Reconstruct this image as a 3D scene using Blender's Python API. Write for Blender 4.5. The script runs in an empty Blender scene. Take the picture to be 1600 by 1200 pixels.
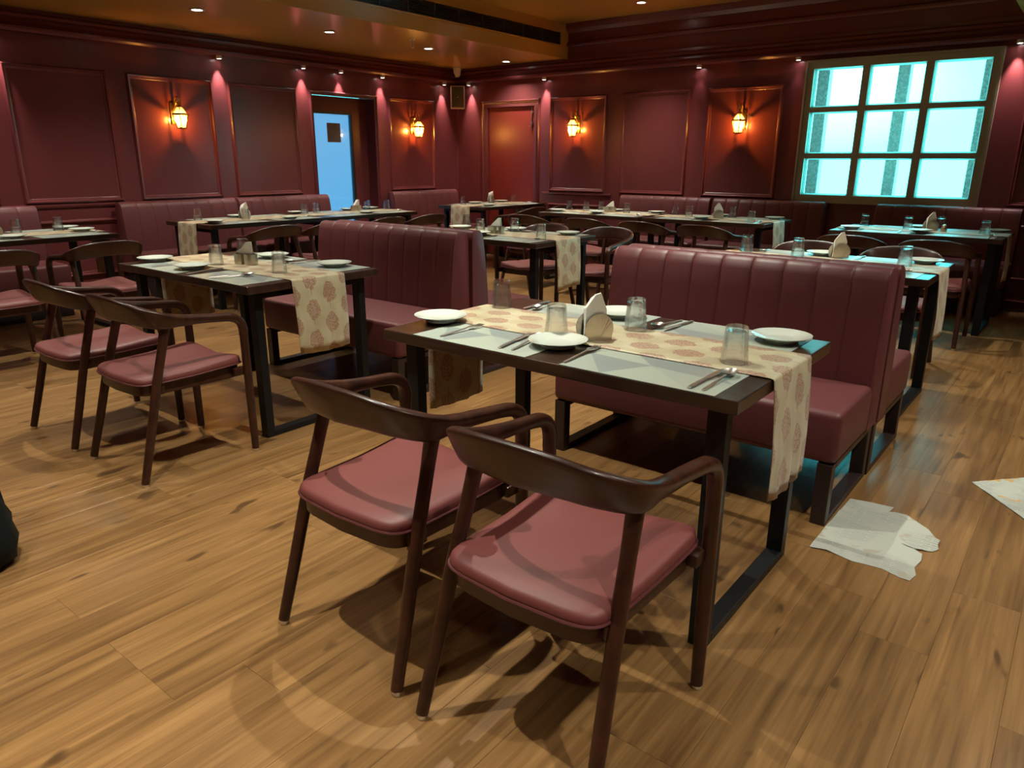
import bpy, bmesh, math, random
from mathutils import Vector, Matrix
random.seed(7)
PI = math.pi
SC = bpy.context.scene
COL = SC.collection

# ------------------------------------------------------------------ camera
CAM_H = 1.3298
F_PX, PITCH, ROLL, YAW = 1135.45, 0.2985, 0.0041, 0.6664
def cam_axes():
    fwd = Vector((-math.sin(YAW), math.cos(YAW), 0)); right = Vector((math.cos(YAW), math.sin(YAW), 0)); up = Vector((0, 0, 1))
    f2 = fwd * math.cos(PITCH) - up * math.sin(PITCH); u2 = up * math.cos(PITCH) + fwd * math.sin(PITCH)
    return right * math.cos(ROLL) + u2 * math.sin(ROLL), u2 * math.cos(ROLL) - right * math.sin(ROLL), f2
CR, CU, CF = cam_axes()
cd = bpy.data.cameras.new('camera'); cam = bpy.data.objects.new('camera', cd); COL.objects.link(cam)
cd.sensor_width = 36; cd.lens = F_PX * 36 / 1600; cd.clip_start = 0.02; cd.clip_end = 200
m = Matrix((CR, CU, -CF)).transposed().to_4x4(); m.translation = (0, 0, CAM_H); cam.matrix_world = m
SC.camera = cam
def pix(p):
    d = Vector(p) - Vector((0, 0, CAM_H)); z = max(d.dot(CF), 1e-4)
    return 800 + F_PX * d.dot(CR) / z, 600 - F_PX * d.dot(CU) / z, d.dot(CF)

# ------------------------------------------------------------------ world, exposure
SC.view_settings.view_transform = 'Standard'; SC.view_settings.look = 'None'
SC.view_settings.gamma = 1; SC.view_settings.use_curve_mapping = False
SC.view_settings.exposure = 0.68
SC.cycles.use_denoising = True
SC.cycles.caustics_reflective = False; SC.cycles.caustics_refractive = False
SC.cycles.max_bounces = 10; SC.cycles.transparent_max_bounces = 24; SC.cycles.sample_clamp_indirect = 6
W = bpy.data.worlds.new('daylight'); SC.world = W; W.use_nodes = True
wn = W.node_tree; wn.nodes.clear()
wo = wn.nodes.new('ShaderNodeOutputWorld'); wb = wn.nodes.new('ShaderNodeBackground')
wt = wn.nodes.new('ShaderNodeTexCoord'); wz = wn.nodes.new('ShaderNodeTexNoise'); wr = wn.nodes.new('ShaderNodeValToRGB')
wz.inputs['Scale'].default_value = 3.2; wz.inputs['Detail'].default_value = 1.5
wr.color_ramp.elements[0].position = 0.47; wr.color_ramp.elements[0].color = (0.095, 0.90, 1.0, 1)
wr.color_ramp.elements[1].position = 0.68; wr.color_ramp.elements[1].color = (0.22, 1.0, 0.97, 1)
wn.links.new(wt.outputs['Generated'], wz.inputs['Vector']); wn.links.new(wz.outputs['Fac'], wr.inputs['Fac'])
wn.links.new(wr.outputs['Color'], wb.inputs['Color']); wn.links.new(wb.outputs['Background'], wo.inputs['Surface'])
wb.inputs['Strength'].default_value = 4.6

# room dimensions (metres)
XL, YB, XR, YF = -7.586, 8.33, 1.7, -3.4
ZC, ZS, XS, XS2 = 2.964, 2.562, -5.67, -0.83

# ------------------------------------------------------------------ helpers
MATS = {}
def lin(*c): return tuple(c) + (1.0,)
def nodes_of(name):
    m = bpy.data.materials.new(name); m.use_nodes = True
    nt = m.node_tree; b = nt.nodes['Principled BSDF']; MATS[name] = m
    return m, nt, b
def pm(name, col, rough=.5, metal=0.0, spec=.5, coat=0.0, noise=None, bump=None, sheen=0):
    """plain principled material; noise=(scale, amount) mottles the colour, bump=(scale, strength)"""
    m, nt, b = nodes_of(name)
    b.inputs['Base Color'].default_value = lin(*col); b.inputs['Roughness'].default_value = rough
    b.inputs['Metallic'].default_value = metal; b.inputs['Specular IOR Level'].default_value = spec
    b.inputs['Coat Weight'].default_value = coat; b.inputs['Coat Roughness'].default_value = .15
    if sheen: b.inputs['Sheen Weight'].default_value = sheen
    tc = nt.nodes.new('ShaderNodeTexCoord')
    if noise:
        n = nt.nodes.new('ShaderNodeTexNoise'); n.inputs['Scale'].default_value = noise[0]; n.inputs['Detail'].default_value = 4
        mx = nt.nodes.new('ShaderNodeMix'); mx.data_type = 'RGBA'
        a = noise[1]
        mx.inputs[6].default_value = lin(*[c * (1 - a) for c in col]); mx.inputs[7].default_value = lin(*[min(1, c * (1 + a)) for c in col])
        nt.links.new(tc.outputs['Object'], n.inputs['Vector']); nt.links.new(n.outputs['Fac'], mx.inputs[0])
        nt.links.new(mx.outputs[2], b.inputs['Base Color'])
    if bump:
        n = nt.nodes.new('ShaderNodeTexNoise'); n.inputs['Scale'].default_value = bump[0]; n.inputs['Detail'].default_value = 3
        bp = nt.nodes.new('ShaderNodeBump'); bp.inputs['Strength'].default_value = bump[1]; bp.inputs['Distance'].default_value = .002
        nt.links.new(tc.outputs['Object'], n.inputs['Vector']); nt.links.new(n.outputs['Fac'], bp.inputs['Height'])
        nt.links.new(bp.outputs['Normal'], b.inputs['Normal'])
    return m
def emit(name, col, strength):
    m = bpy.data.materials.new(name); m.use_nodes = True; nt = m.node_tree; nt.nodes.clear()
    o = nt.nodes.new('ShaderNodeOutputMaterial'); e = nt.nodes.new('ShaderNodeEmission')
    e.inputs['Color'].default_value = lin(*col); e.inputs['Strength'].default_value = strength
    nt.links.new(e.outputs[0], o.inputs[0]); MATS[name] = m; return m

def me_from(name, verts, faces, mats, smooth=False, mat_idx=None, sharp=None, weld=False):
    me = bpy.data.meshes.new(name); me.from_pydata([tuple(v) for v in verts], [], faces)
    if not isinstance(mats, (list, tuple)): mats = [mats]
    for k in mats: me.materials.append(MATS[k] if isinstance(k, str) else k)
    if mat_idx: me.polygons.foreach_set('material_index', mat_idx)
    bm = bmesh.new(); bm.from_mesh(me); bmesh.ops.remove_doubles(bm, verts=bm.verts[:], dist=1e-6) if weld else None; bmesh.ops.recalc_face_normals(bm, faces=bm.faces[:]); bm.to_mesh(me); bm.free()
    if smooth:
        for p in me.polygons: p.use_smooth = True
        if sharp: me.set_sharp_from_angle(angle=math.radians(sharp))
    me.update(); return me

class MB:
    """collects simple shapes into ONE mesh"""
    def __init__(s): s.v = []; s.f = []
    def add(s, verts, faces):
        o = len(s.v); s.v += [tuple(v) for v in verts]; s.f += [tuple(i + o for i in f) for f in faces]; return s
    def box(s, x0, x1, y0, y1, z0, z1, ch=0.0):
        if ch <= 0:
            vs = [(x, y, z) for x in (x0, x1) for y in (y0, y1) for z in (z0, z1)]
            return s.add(vs, [(0, 1, 3, 2), (4, 6, 7, 5), (0, 4, 5, 1), (2, 3, 7, 6), (0, 2, 6, 4), (1, 5, 7, 3)])
        bm = bmesh.new(); bmesh.ops.create_cube(bm, size=1)
        for v in bm.verts: v.co = Vector(((x0 + x1) / 2 + v.co.x * (x1 - x0), (y0 + y1) / 2 + v.co.y * (y1 - y0), (z0 + z1) / 2 + v.co.z * (z1 - z0)))
        bmesh.ops.bevel(bm, geom=bm.edges[:], offset=ch, segments=2 if ch < .012 else 4, profile=.5, affect='EDGES')
        bm.verts.index_update()
        vs = [v.co[:] for v in bm.verts]; fs = [[v.index for v in f.verts] for f in bm.faces]; bm.free()
        return s.add(vs, fs)
    def lathe(s, prof, n=24, c=(0, 0, 0), facet=None):
        """prof: (r,z) list, open ends closed on axis when r==0"""
        vs = []; rings = []
        for k, (r, z) in enumerate(prof):
            if r < 1e-6: rings.append([len(vs)]); vs.append((c[0], c[1], c[2] + z)); continue
            ring = []
            for i in range(n):
                a = 2 * PI * i / n; rr = r
                if facet and facet[k]:
                    st = 2 * PI / facet[k]; d = (a + st / 2) % st - st / 2
                    rr = r * math.cos(st / 2) / math.cos(abs(d) - 0) if False else r * (1 - .075 * (.5 + .5 * math.cos(facet[k] * a)))
                ring.append(len(vs)); vs.append((c[0] + rr * math.cos(a), c[1] + rr * math.sin(a), c[2] + z))
            rings.append(ring)
        fs = []
        for A, B in zip(rings, rings[1:]):
            if len(A) == 1 and len(B) == 1: continue
            for i in range(n):
                j = (i + 1) % n
                if len(A) == 1: fs.append((A[0], B[i], B[j]))
                elif len(B) == 1: fs.append((A[i], A[j], B[0]))
                else: fs.append((A[i], A[j], B[j], B[i]))
        return s.add(vs, fs)
    def tube(s, pts, rad, n=10, cap=True):
        pts = [Vector(p) for p in pts]; rad = rad if isinstance(rad, (list, tuple)) else [rad] * len(pts)
        vs = []; up = None
        for i, p in enumerate(pts):
            t = (pts[min(i + 1, len(pts) - 1)] - pts[max(i - 1, 0)]).normalized()
            if up is None: up = Vector((0, 0, 1)) if abs(t.z) < .9 else Vector((1, 0, 0))
            a = t.cross(up).normalized(); b = a.cross(t).normalized(); up = b
            for k in range(n):
                w = 2 * PI * k / n; vs.append(p + (a * math.cos(w) + b * math.sin(w)) * rad[i])
        fs = []
        for i in range(len(pts) - 1):
            for k in range(n):
                j = (k + 1) % n; fs.append((i * n + k, i * n + j, (i + 1) * n + j, (i + 1) * n + k))
        if cap: fs.append(tuple(range(n))); fs.append(tuple(range((len(pts) - 1) * n, len(pts) * n)))
        return s.add(vs, fs)
    def loft(s, secs, cap=True):
        n = len(secs[0]); vs = [p for q in secs for p in q]; fs = []
        for i in range(len(secs) - 1):
            for k in range(n):
                j = (k + 1) % n; fs.append((i * n + k, i * n + j, (i + 1) * n + j, (i + 1) * n + k))
        if cap: fs.append(tuple(range(n))); fs.append(tuple(range((len(secs) - 1) * n, len(secs) * n)))
        return s.add(vs, fs)
    def mesh(s, name, mats, smooth=False, sharp=35, weld=False): return me_from(name, s.v, s.f, mats, smooth, None, sharp, weld)

def tag(o, label=None, cat=None, group=None, kind=None):
    if label: o['label'] = label
    if cat: o['category'] = cat
    if group: o['group'] = group
    if kind: o['kind'] = kind
    return o
def obj(name, me, parent=None, loc=(0, 0, 0), rz=0.0, label=None, cat=None, group=None, kind=None):
    o = bpy.data.objects.new(name, me); COL.objects.link(o)
    o.location = loc; o.rotation_euler = (0, 0, rz)
    if parent: o.parent = parent
    return tag(o, label, cat, group, kind)
def thing(name, loc, rz, label, cat, group=None, kind=None):
    return obj(name, None, None, loc, rz, label, cat, group, kind)
def catmull(P, m):
    out = []
    n = len(P)
    for i in range(n - 1):
        p0, p1, p2, p3 = P[max(i - 1, 0)], P[i], P[i + 1], P[min(i + 2, n - 1)]
        for k in range(m):
            t = k / m
            out.append([.5 * (2 * b + (c - a) * t + (2 * a - 5 * b + 4 * c - d) * t * t + (3 * b - a - 3 * c + d) * t ** 3) for a, b, c, d in zip(p0, p1, p2, p3)])
    out.append(list(P[-1])); return out

# ------------------------------------------------------------------ materials
pm('wall_paint', (.142, .032, .034), .26, spec=.5, noise=(1.3, .08))
pm('door_paint', (.20, .024, .018), .30, spec=.5)
pm('ceiling_paint', (.54, .295, .072), .20, spec=.6, noise=(.8, .1))
pm('leather', (.115, .029, .031), .48, spec=.45, bump=(260, .12), noise=(5, .06))
pm('seat_leather', (.160, .041, .037), .50, spec=.45, bump=(260, .12))
pm('black_metal', (.007, .008, .009), .42, spec=.3)
pm('bench_frame', (.022, .012, .011), .40, spec=.5)
pm('plinth', (.018, .012, .014), .5)
pm('steel', (.80, .78, .74), .32, metal=1)
pm('holder_steel', (.66, .60, .48), .30, metal=1)
pm('brass', (.62, .40, .10), .25, metal=1)
pm('china', (.62, .67, .60), .12, spec=.55, coat=.3)
pm('napkin', (.90, .89, .83), .8, bump=(90, .3))
pm('mat_a', (.36, .41, .36), .36, spec=.7); pm('mat_b', (.26, .30, .29), .36, spec=.7); pm('mat_c', (.40, .45, .38), .36, spec=.7)
pm('bag_cloth', (.004, .007, .007), .7, spec=.2, bump=(20, .6))
pm('white_plastic', (.62, .60, .55), .4)
pm('speaker_box', (.62, .52, .34), .5); pm('speaker_cloth', (.085, .066, .030), .8, bump=(600, .5))
pm('window_frame', (.36, .34, .25), .42, metal=.2)
pm('dark_gap', (.02, .012, .008), .8)
pm('grille_metal', (.055, .045, .035), .45)
pm('door_black', (.010, .009, .010), .4)
pm('notice_paper', (.20, .17, .15), .7)
pm('lens_black', (.01, .01, .01), .1)
pm('edge_dark', (.05, .02, .012), .5)
emit('lamp_disc', (1, .93, .80), 14); emit('spot_lens', (1, .90, .86), 30); emit('bulb', (1, .66, .26), 14)

def wood_mat(name, c0, c1, rough, axis, scale=1.0, coat=.0):
    m, nt, b = nodes_of(name)
    tc = nt.nodes.new('ShaderNodeTexCoord'); mp = nt.nodes.new('ShaderNodeMapping')
    sc = [22 * scale] * 3; sc[axis] = 1.6 * scale; mp.inputs['Scale'].default_value = sc
    n = nt.nodes.new('ShaderNodeTexNoise'); n.inputs['Scale'].default_value = 1.6; n.inputs['Detail'].default_value = 6; n.inputs['Distortion'].default_value = .6
    r = nt.nodes.new('ShaderNodeValToRGB'); r.color_ramp.elements[0].position = .34; r.color_ramp.elements[1].position = .68
    r.color_ramp.elements[0].color = lin(*c0); r.color_ramp.elements[1].color = lin(*c1)
    nt.links.new(tc.outputs['Object'], mp.inputs['Vector']); nt.links.new(mp.outputs[0], n.inputs['Vector'])
    nt.links.new(n.outputs['Fac'], r.inputs['Fac']); nt.links.new(r.outputs[0], b.inputs['Base Color'])
    b.inputs['Roughness'].default_value = rough; b.inputs['Coat Weight'].default_value = coat; b.inputs['Coat Roughness'].default_value = .14
    return m
wood_mat('chair_wood', (.024, .0070, .0038), (.056, .0165, .0075), .36, 0, .6, .12)
wood_mat('table_wood', (.022, .011, .007), (.052, .026, .015), .30, 0, .8, .2)

def plank_mat():
    m, nt, b = nodes_of('plank_wood'); L = nt.links.new; N = nt.nodes.new
    oi = N('ShaderNodeObjectInfo'); tc = N('ShaderNodeTexCoord'); geo = N('ShaderNodeNewGeometry')
    at = N('ShaderNodeAttribute'); at.attribute_name = 'seed'
    rnd = N('ShaderNodeMath'); rnd.operation = 'ADD'; L(oi.outputs['Random'], rnd.inputs[0]); L(at.outputs['Fac'], rnd.inputs[1])
    off = N('ShaderNodeCombineXYZ')
    mu = N('ShaderNodeMath'); mu.operation = 'MULTIPLY'; mu.inputs[1].default_value = 37.0; L(rnd.outputs[0], mu.inputs[0])
    L(mu.outputs[0], off.inputs[0]); L(mu.outputs[0], off.inputs[1])
    ad = N('ShaderNodeVectorMath'); L(geo.outputs['Position'], ad.inputs[0]); L(off.outputs[0], ad.inputs[1])
    def noise(sx, sy, sc, det, dist=0.0):
        mp = N('ShaderNodeMapping'); mp.inputs['Scale'].default_value = (sx, sy, 1)
        n = N('ShaderNodeTexNoise'); n.inputs['Scale'].default_value = sc; n.inputs['Detail'].default_value = det; n.inputs['Distortion'].default_value = dist
        L(ad.outputs[0], mp.inputs['Vector']); L(mp.outputs[0], n.inputs['Vector']); return n
    grain = noise(30, 1.3, 1.5, 5, .5); broad = noise(7, .9, 1.2, 3, .8); knot = noise(9, 3.2, 1.25, 2, .3); fine = noise(140, 3, 1, 3)
    ra = N('ShaderNodeValToRGB'); e = ra.color_ramp.elements
    e[0].position = .32; e[0].color = lin(.125, .060, .0205); e[1].position = .70; e[1].color = lin(.335, .180, .068)
    x = e.new(.51); x.color = lin(.235, .120, .042)
    mixg = N('ShaderNodeMath'); mixg.operation = 'MULTIPLY_ADD'; mixg.inputs[1].default_value = .55
    L(grain.outputs['Fac'], mixg.inputs[0]); h = N('ShaderNodeMath'); h.operation = 'MULTIPLY'; h.inputs[1].default_value = .45
    L(broad.outputs['Fac'], h.inputs[0]); L(h.outputs[0], mixg.inputs[2]); L(mixg.outputs[0], ra.inputs['Fac'])
    # each plank its own tone
    hs = N('ShaderNodeHueSaturation'); tone = N('ShaderNodeMapRange'); tone.inputs['To Min'].default_value = .91; tone.inputs['To Max'].default_value = 1.09
    fr = N('ShaderNodeMath'); fr.operation = 'FRACT'; L(rnd.outputs[0], fr.inputs[0])
    L(fr.outputs[0], tone.inputs['Value']); L(tone.outputs[0], hs.inputs['Value']); L(ra.outputs[0], hs.inputs['Color'])
    # dark knots and mineral streaks
    kr = N('ShaderNodeValToRGB'); kr.color_ramp.elements[0].position = .66; kr.color_ramp.elements[1].position = .715
    L(knot.outputs['Fac'], kr.inputs['Fac'])
    mx = N('ShaderNodeMix'); mx.data_type = 'RGBA'; mx.inputs[7].default_value = lin(.055, .026, .011)
    kk = N('ShaderNodeMath'); kk.operation = 'MULTIPLY'; kk.inputs[1].default_value = .75; L(kr.outputs[0], kk.inputs[0])
    L(kk.outputs[0], mx.inputs[0]); L(hs.outputs[0], mx.inputs[6])
    mf = N('ShaderNodeMix'); mf.data_type = 'RGBA'; mf.blend_type = 'MULTIPLY'; mf.inputs[0].default_value = .5
    fm = N('ShaderNodeMapRange'); fm.inputs['From Min'].default_value = .3; fm.inputs['From Max'].default_value = .7; fm.inputs['To Min'].default_value = .7; fm.inputs['To Max'].default_value = 1.15
    L(fine.outputs['Fac'], fm.inputs['Value']); L(mx.outputs[2], mf.inputs[6]); L(fm.outputs[0], mf.inputs[7])
    L(mf.outputs[2], b.inputs['Base Color'])
    b.inputs['Roughness'].default_value = .29; b.inputs['Specular IOR Level'].default_value = .52
    bp = N('ShaderNodeBump'); bp.inputs['Strength'].default_value = .12; bp.inputs['Distance'].default_value = .001
    L(fine.outputs['Fac'], bp.inputs['Height']); L(bp.outputs[0], b.inputs['Normal'])
plank_mat()

def glass_mats():
    m, nt, b = nodes_of('tumbler_glass')
    N = nt.nodes.new; L = nt.links.new
    tr = N('ShaderNodeBsdfTransparent'); tr.inputs[0].default_value = lin(.985, 1, .99); gs = N('ShaderNodeBsdfGlossy'); gs.inputs['Roughness'].default_value = .07
    gl_ = N('ShaderNodeBsdfGlass'); gl_.inputs['IOR'].default_value = 1.45; gl_.inputs['Roughness'].default_value = 0
    lw = N('ShaderNodeLayerWeight'); lw.inputs[0].default_value = .5; pw = N('ShaderNodeMath'); pw.operation = 'POWER'; pw.inputs[1].default_value = 2.5; L(lw.outputs['Facing'], pw.inputs[0])
    ma = N('ShaderNodeMath'); ma.operation = 'MULTIPLY_ADD'; ma.inputs[1].default_value = .35; ma.inputs[2].default_value = .03; L(pw.outputs[0], ma.inputs[0])
    m0 = N('ShaderNodeMixShader'); m0.inputs[0].default_value = .36; L(tr.outputs[0], m0.inputs[1]); L(gl_.outputs[0], m0.inputs[2])
    m1 = N('ShaderNodeMixShader'); L(ma.outputs[0], m1.inputs[0]); L(m0.outputs[0], m1.inputs[1]); L(gs.outputs[0], m1.inputs[2]); L(m1.outputs[0], nt.nodes['Material Output'].inputs[0])
    def pane(name, tint, frost, gl):
        m = bpy.data.materials.new(name); m.use_nodes = True; nt = m.node_tree; nt.nodes.clear(); MATS[name] = m
        o = nt.nodes.new('ShaderNodeOutputMaterial'); t = nt.nodes.new('ShaderNodeBsdfTransparent'); g = nt.nodes.new('ShaderNodeBsdfGlossy'); d = nt.nodes.new('ShaderNodeBsdfTranslucent')
        t.inputs[0].default_value = lin(*tint); g.inputs['Roughness'].default_value = .04; d.inputs[0].default_value = lin(*tint)
        a = nt.nodes.new('ShaderNodeMixShader'); a.inputs[0].default_value = frost
        c = nt.nodes.new('ShaderNodeMixShader'); lw = nt.nodes.new('ShaderNodeLayerWeight'); lw.inputs[0].default_value = .5; pw = nt.nodes.new('ShaderNodeMath'); pw.operation = 'POWER'; pw.inputs[1].default_value = 4; fr = nt.nodes.new('ShaderNodeMath'); fr.operation = 'MULTIPLY_ADD'; fr.inputs[1].default_value = gl; fr.inputs[2].default_value = .03
        nt.links.new(lw.outputs['Facing'], pw.inputs[0]); nt.links.new(pw.outputs[0], fr.inputs[0])
        nt.links.new(t.outputs[0], a.inputs[1]); nt.links.new(d.outputs[0], a.inputs[2])
        nt.links.new(fr.outputs[0], c.inputs[0]); nt.links.new(a.outputs[0], c.inputs[1]); nt.links.new(g.outputs[0], c.inputs[2]); nt.links.new(c.outputs[0], o.inputs[0])
    pane('bead_plastic', (.9, 1, .95), 1.0, .1)
    pane('window_pane', (.98, 1, 1), .03, .5)
    pane('blue_pane', (.34, .26, .34), .15, .5)
    pane('lantern_pane', (1, .88, .60), .14, .4)
glass_mats()

def granite():
    m, nt, b = nodes_of('granite'); tc = nt.nodes.new('ShaderNodeTexCoord')
    n = nt.nodes.new('ShaderNodeTexNoise'); n.inputs['Scale'].default_value = 45; n.inputs['Detail'].default_value = 3
    r = nt.nodes.new('ShaderNodeValToRGB'); r.color_ramp.elements[0].position = .4; r.color_ramp.elements[1].position = .62
    r.color_ramp.elements[0].color = lin(.60, .46, .42); r.color_ramp.elements[1].color = lin(.95, .76, .70)
    nt.links.new(tc.outputs['Object'], n.inputs['Vector']); nt.links.new(n.outputs['Fac'], r.inputs['Fac']); nt.links.new(r.outputs[0], b.inputs['Base Color'])
    b.inputs['Roughness'].default_value = .7
granite()

def runner_mat():
    """cream cloth woven with rows of rust-red leafy trees; UV is in metres"""
    m, nt, b = nodes_of('runner_cloth'); L = nt.links.new; N = nt.nodes.new
    uv = N('ShaderNodeUVMap'); sp = N('ShaderNodeSeparateXYZ'); L(uv.outputs[0], sp.inputs[0])
    def M(op, a, bb=None, c=None):
        n = N('ShaderNodeMath'); n.operation = op
        for i, v in enumerate((a, bb, c)):
            if v is None: continue
            if isinstance(v, (int, float)): n.inputs[i].default_value = v
            else: L(v, n.inputs[i])
        return n.outputs[0]
    cu, cv = .150, .108
    row = M('FLOOR', M('DIVIDE', sp.outputs[1], cv)); odd = M('MODULO', M('ABSOLUTE', row), 2)
    u = M('DIVIDE', M('ADD', sp.outputs[0], M('MULTIPLY', odd, cu / 2)), cu)
    fu = M('SUBTRACT', M('FRACT', u), .5); fv = M('SUBTRACT', M('FRACT', M('DIVIDE', sp.outputs[1], cv)), .5)
    eu = M('DIVIDE', fu, .36); ev = M('DIVIDE', fv, .40)
    r = M('SQRT', M('ADD', M('MULTIPLY', eu, eu), M('MULTIPLY', ev, ev)))
    n1 = N('ShaderNodeTexNoise'); n1.inputs['Scale'].default_value = 150; n1.inputs['Detail'].default_value = 1; L(uv.outputs[0], n1.inputs['Vector'])
    n2 = N('ShaderNodeTexNoise'); n2.inputs['Scale'].default_value = 9; L(uv.outputs[0], n2.inputs['Vector'])
    n3 = N('ShaderNodeTexNoise'); n3.inputs['Scale'].default_value = 42; L(uv.outputs[0], n3.inputs['Vector'])
    inside = M('LESS_THAN', M('ADD', r, M('MULTIPLY', M('SUBTRACT', n3.outputs['Fac'], .5), .7)), .92)
    leaf = M('GREATER_THAN', n1.outputs['Fac'], .49)
    stem = M('MULTIPLY', M('LESS_THAN', M('ABSOLUTE', fv), .018), M('MULTIPLY', M('GREATER_THAN', fu, .30), M('LESS_THAN', fu, .49)))
    mask = M('MINIMUM', M('ADD', M('MULTIPLY', inside, M('MULTIPLY_ADD', leaf, .62, .30)), M('MULTIPLY', stem, .8)), 1)
    base = N('ShaderNodeValToRGB'); base.color_ramp.elements[0].color = lin(.42, .36, .21); base.color_ramp.elements[1].color = lin(.58, .52, .35)
    base.color_ramp.elements[0].position = .3; base.color_ramp.elements[1].position = .7
    L(n2.outputs['Fac'], base.inputs['Fac'])
    mx = N('ShaderNodeMix'); mx.data_type = 'RGBA'; mx.inputs[7].default_value = lin(.27, .070, .050)
    L(M('MULTIPLY', mask, .8), mx.inputs[0]); L(base.outputs[0], mx.inputs[6]); L(mx.outputs[2], b.inputs['Base Color'])
    b.inputs['Roughness'].default_value = .48; b.inputs['Specular IOR Level'].default_value = .6; b.inputs['Sheen Weight'].default_value = .2
runner_mat()

def news_mat(name, base, ink, warm):
    """newsprint: columns of grey text bars and headline strips; UV is in metres"""
    m, nt, b = nodes_of(name); L = nt.links.new; N = nt.nodes.new
    uv = N('ShaderNodeUVMap')
    br = N('ShaderNodeTexBrick'); br.offset = .35; br.inputs['Scale'].default_value = 1
    br.inputs['Brick Width'].default_value = .085; br.inputs['Row Height'].default_value = .013; br.inputs['Mortar Size'].default_value = .0035
    br.inputs['Color1'].default_value = lin(*ink); br.inputs['Color2'].default_value = lin(*[(i + c) / 2 for i, c in zip(ink, base)]); br.inputs['Mortar'].default_value = lin(*base)
    L(uv.outputs[0], br.inputs['Vector'])
    n = N('ShaderNodeTexNoise'); n.inputs['Scale'].default_value = 7; L(uv.outputs[0], n.inputs['Vector'])
    r = N('ShaderNodeValToRGB'); r.color_ramp.elements[0].position = .46; r.color_ramp.elements[1].position = .54; L(n.outputs['Fac'], r.inputs['Fac'])
    mx = N('ShaderNodeMix'); mx.data_type = 'RGBA'; mx.inputs[6].default_value = lin(*base); L(r.outputs[0], mx.inputs[0]); L(br.outputs['Color'], mx.inputs[7])
    v = N('ShaderNodeTexNoise'); v.inputs['Scale'].default_value = 11; L(uv.outputs[0], v.inputs['Vector'])
    r2 = N('ShaderNodeValToRGB'); r2.color_ramp.elements[0].position = .62; r2.color_ramp.elements[1].position = .66; L(v.outputs['Fac'], r2.inputs['Fac'])
    m2 = N('ShaderNodeMix'); m2.data_type = 'RGBA'; m2.inputs[7].default_value = lin(*warm); L(r2.outputs[0], m2.inputs[0]); L(mx.outputs[2], m2.inputs[6])
    L(m2.outputs[2], b.inputs['Base Color']); b.inputs['Roughness'].default_value = .85
news_mat('newsprint', (.42, .43, .38), (.31, .32, .29), (.36, .33, .27))
news_mat('newsprint_colour', (.46, .48, .42), (.30, .30, .30), (.55, .33, .10))

# ------------------------------------------------------------------ the room shell
def struct(name, mb, mat, smooth=False): return obj(name, mb.mesh(name, mat, smooth), kind='structure')
floor = struct('floor', MB().box(XL - .3, XR, YF, YB + .3, -.06, -.008), 'dark_gap')

def build_planks():
    PW, PL = .186, 1.22; ch = .0006
    cache = {}; cells = []
    nrow = int((XR - XL) / PW) + 1
    for r in range(nrow):
        x0 = XL + r * PW; x1 = min(x0 + PW, XR)
        if x1 - x0 < .03: continue
        y = YF - random.choice((0, .2, .41, .61, .8, 1.02))
        while y < YB:
            a, bb = max(y, YF), min(y + PL, YB); y += PL
            if bb - a < .05: continue
            cells.append((x0, x1, a, bb))
    def score(c):
        X, Y = (c[0] + c[1]) / 2, (c[2] + c[3]) / 2
        hit = 0
        for t in (0, .25, .5, .75, 1):
            u, v, d = pix(((c[0] + c[1]) / 2, c[2] + t * (c[3] - c[2]), 0))
            if d > .1 and -60 < u < 1660 and v < 1300: hit += 1
        return hit / (.3 + X * X + Y * Y) if hit else 0
    cells.sort(key=score, reverse=True)
    rest = MB(); seeds = []
    for k, c in enumerate(cells):
        w, l = c[1] - c[0], c[3] - c[2]
        def prism(cx, cy):
            g = .0002; X0, X1, Y0, Y1 = cx - w / 2 + g, cx + w / 2 - g, cy - l / 2 + g, cy + l / 2 - g
            vs = [(X0, Y0, -.008), (X1, Y0, -.008), (X1, Y1, -.008), (X0, Y1, -.008), (X0, Y0, -ch), (X1, Y0, -ch), (X1, Y1, -ch), (X0, Y1, -ch),
                  (X0 + ch, Y0 + ch, 0), (X1 - ch, Y0 + ch, 0), (X1 - ch, Y1 - ch, 0), (X0 + ch, Y1 - ch, 0)]
            fs = [(0, 1, 5, 4), (1, 2, 6, 5), (2, 3, 7, 6), (3, 0, 4, 7), (4, 5, 9, 8), (5, 6, 10, 9), (6, 7, 11, 10), (7, 4, 8, 11), (8, 9, 10, 11)]
            return vs, fs
        if k < 300:
            key = (round(w, 3), round(l, 3))
            if key not in cache: v, f = prism(0, 0); cache[key] = me_from('plank', v, f, 'plank_wood')
            obj('plank', cache[key], floor, ((c[0] + c[1]) / 2, (c[2] + c[3]) / 2, 0))
        else:
            v, f = prism((c[0] + c[1]) / 2, (c[2] + c[3]) / 2); rest.add(v, f); seeds += [random.random()] * len(v)
    if rest.v:
        me = rest.mesh('plank_field', 'plank_wood'); a = me.attributes.new('seed', 'FLOAT', 'POINT')
        a.data.foreach_set('value', seeds); obj('plank_field', me, floor, kind='stuff')
build_planks()

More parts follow.
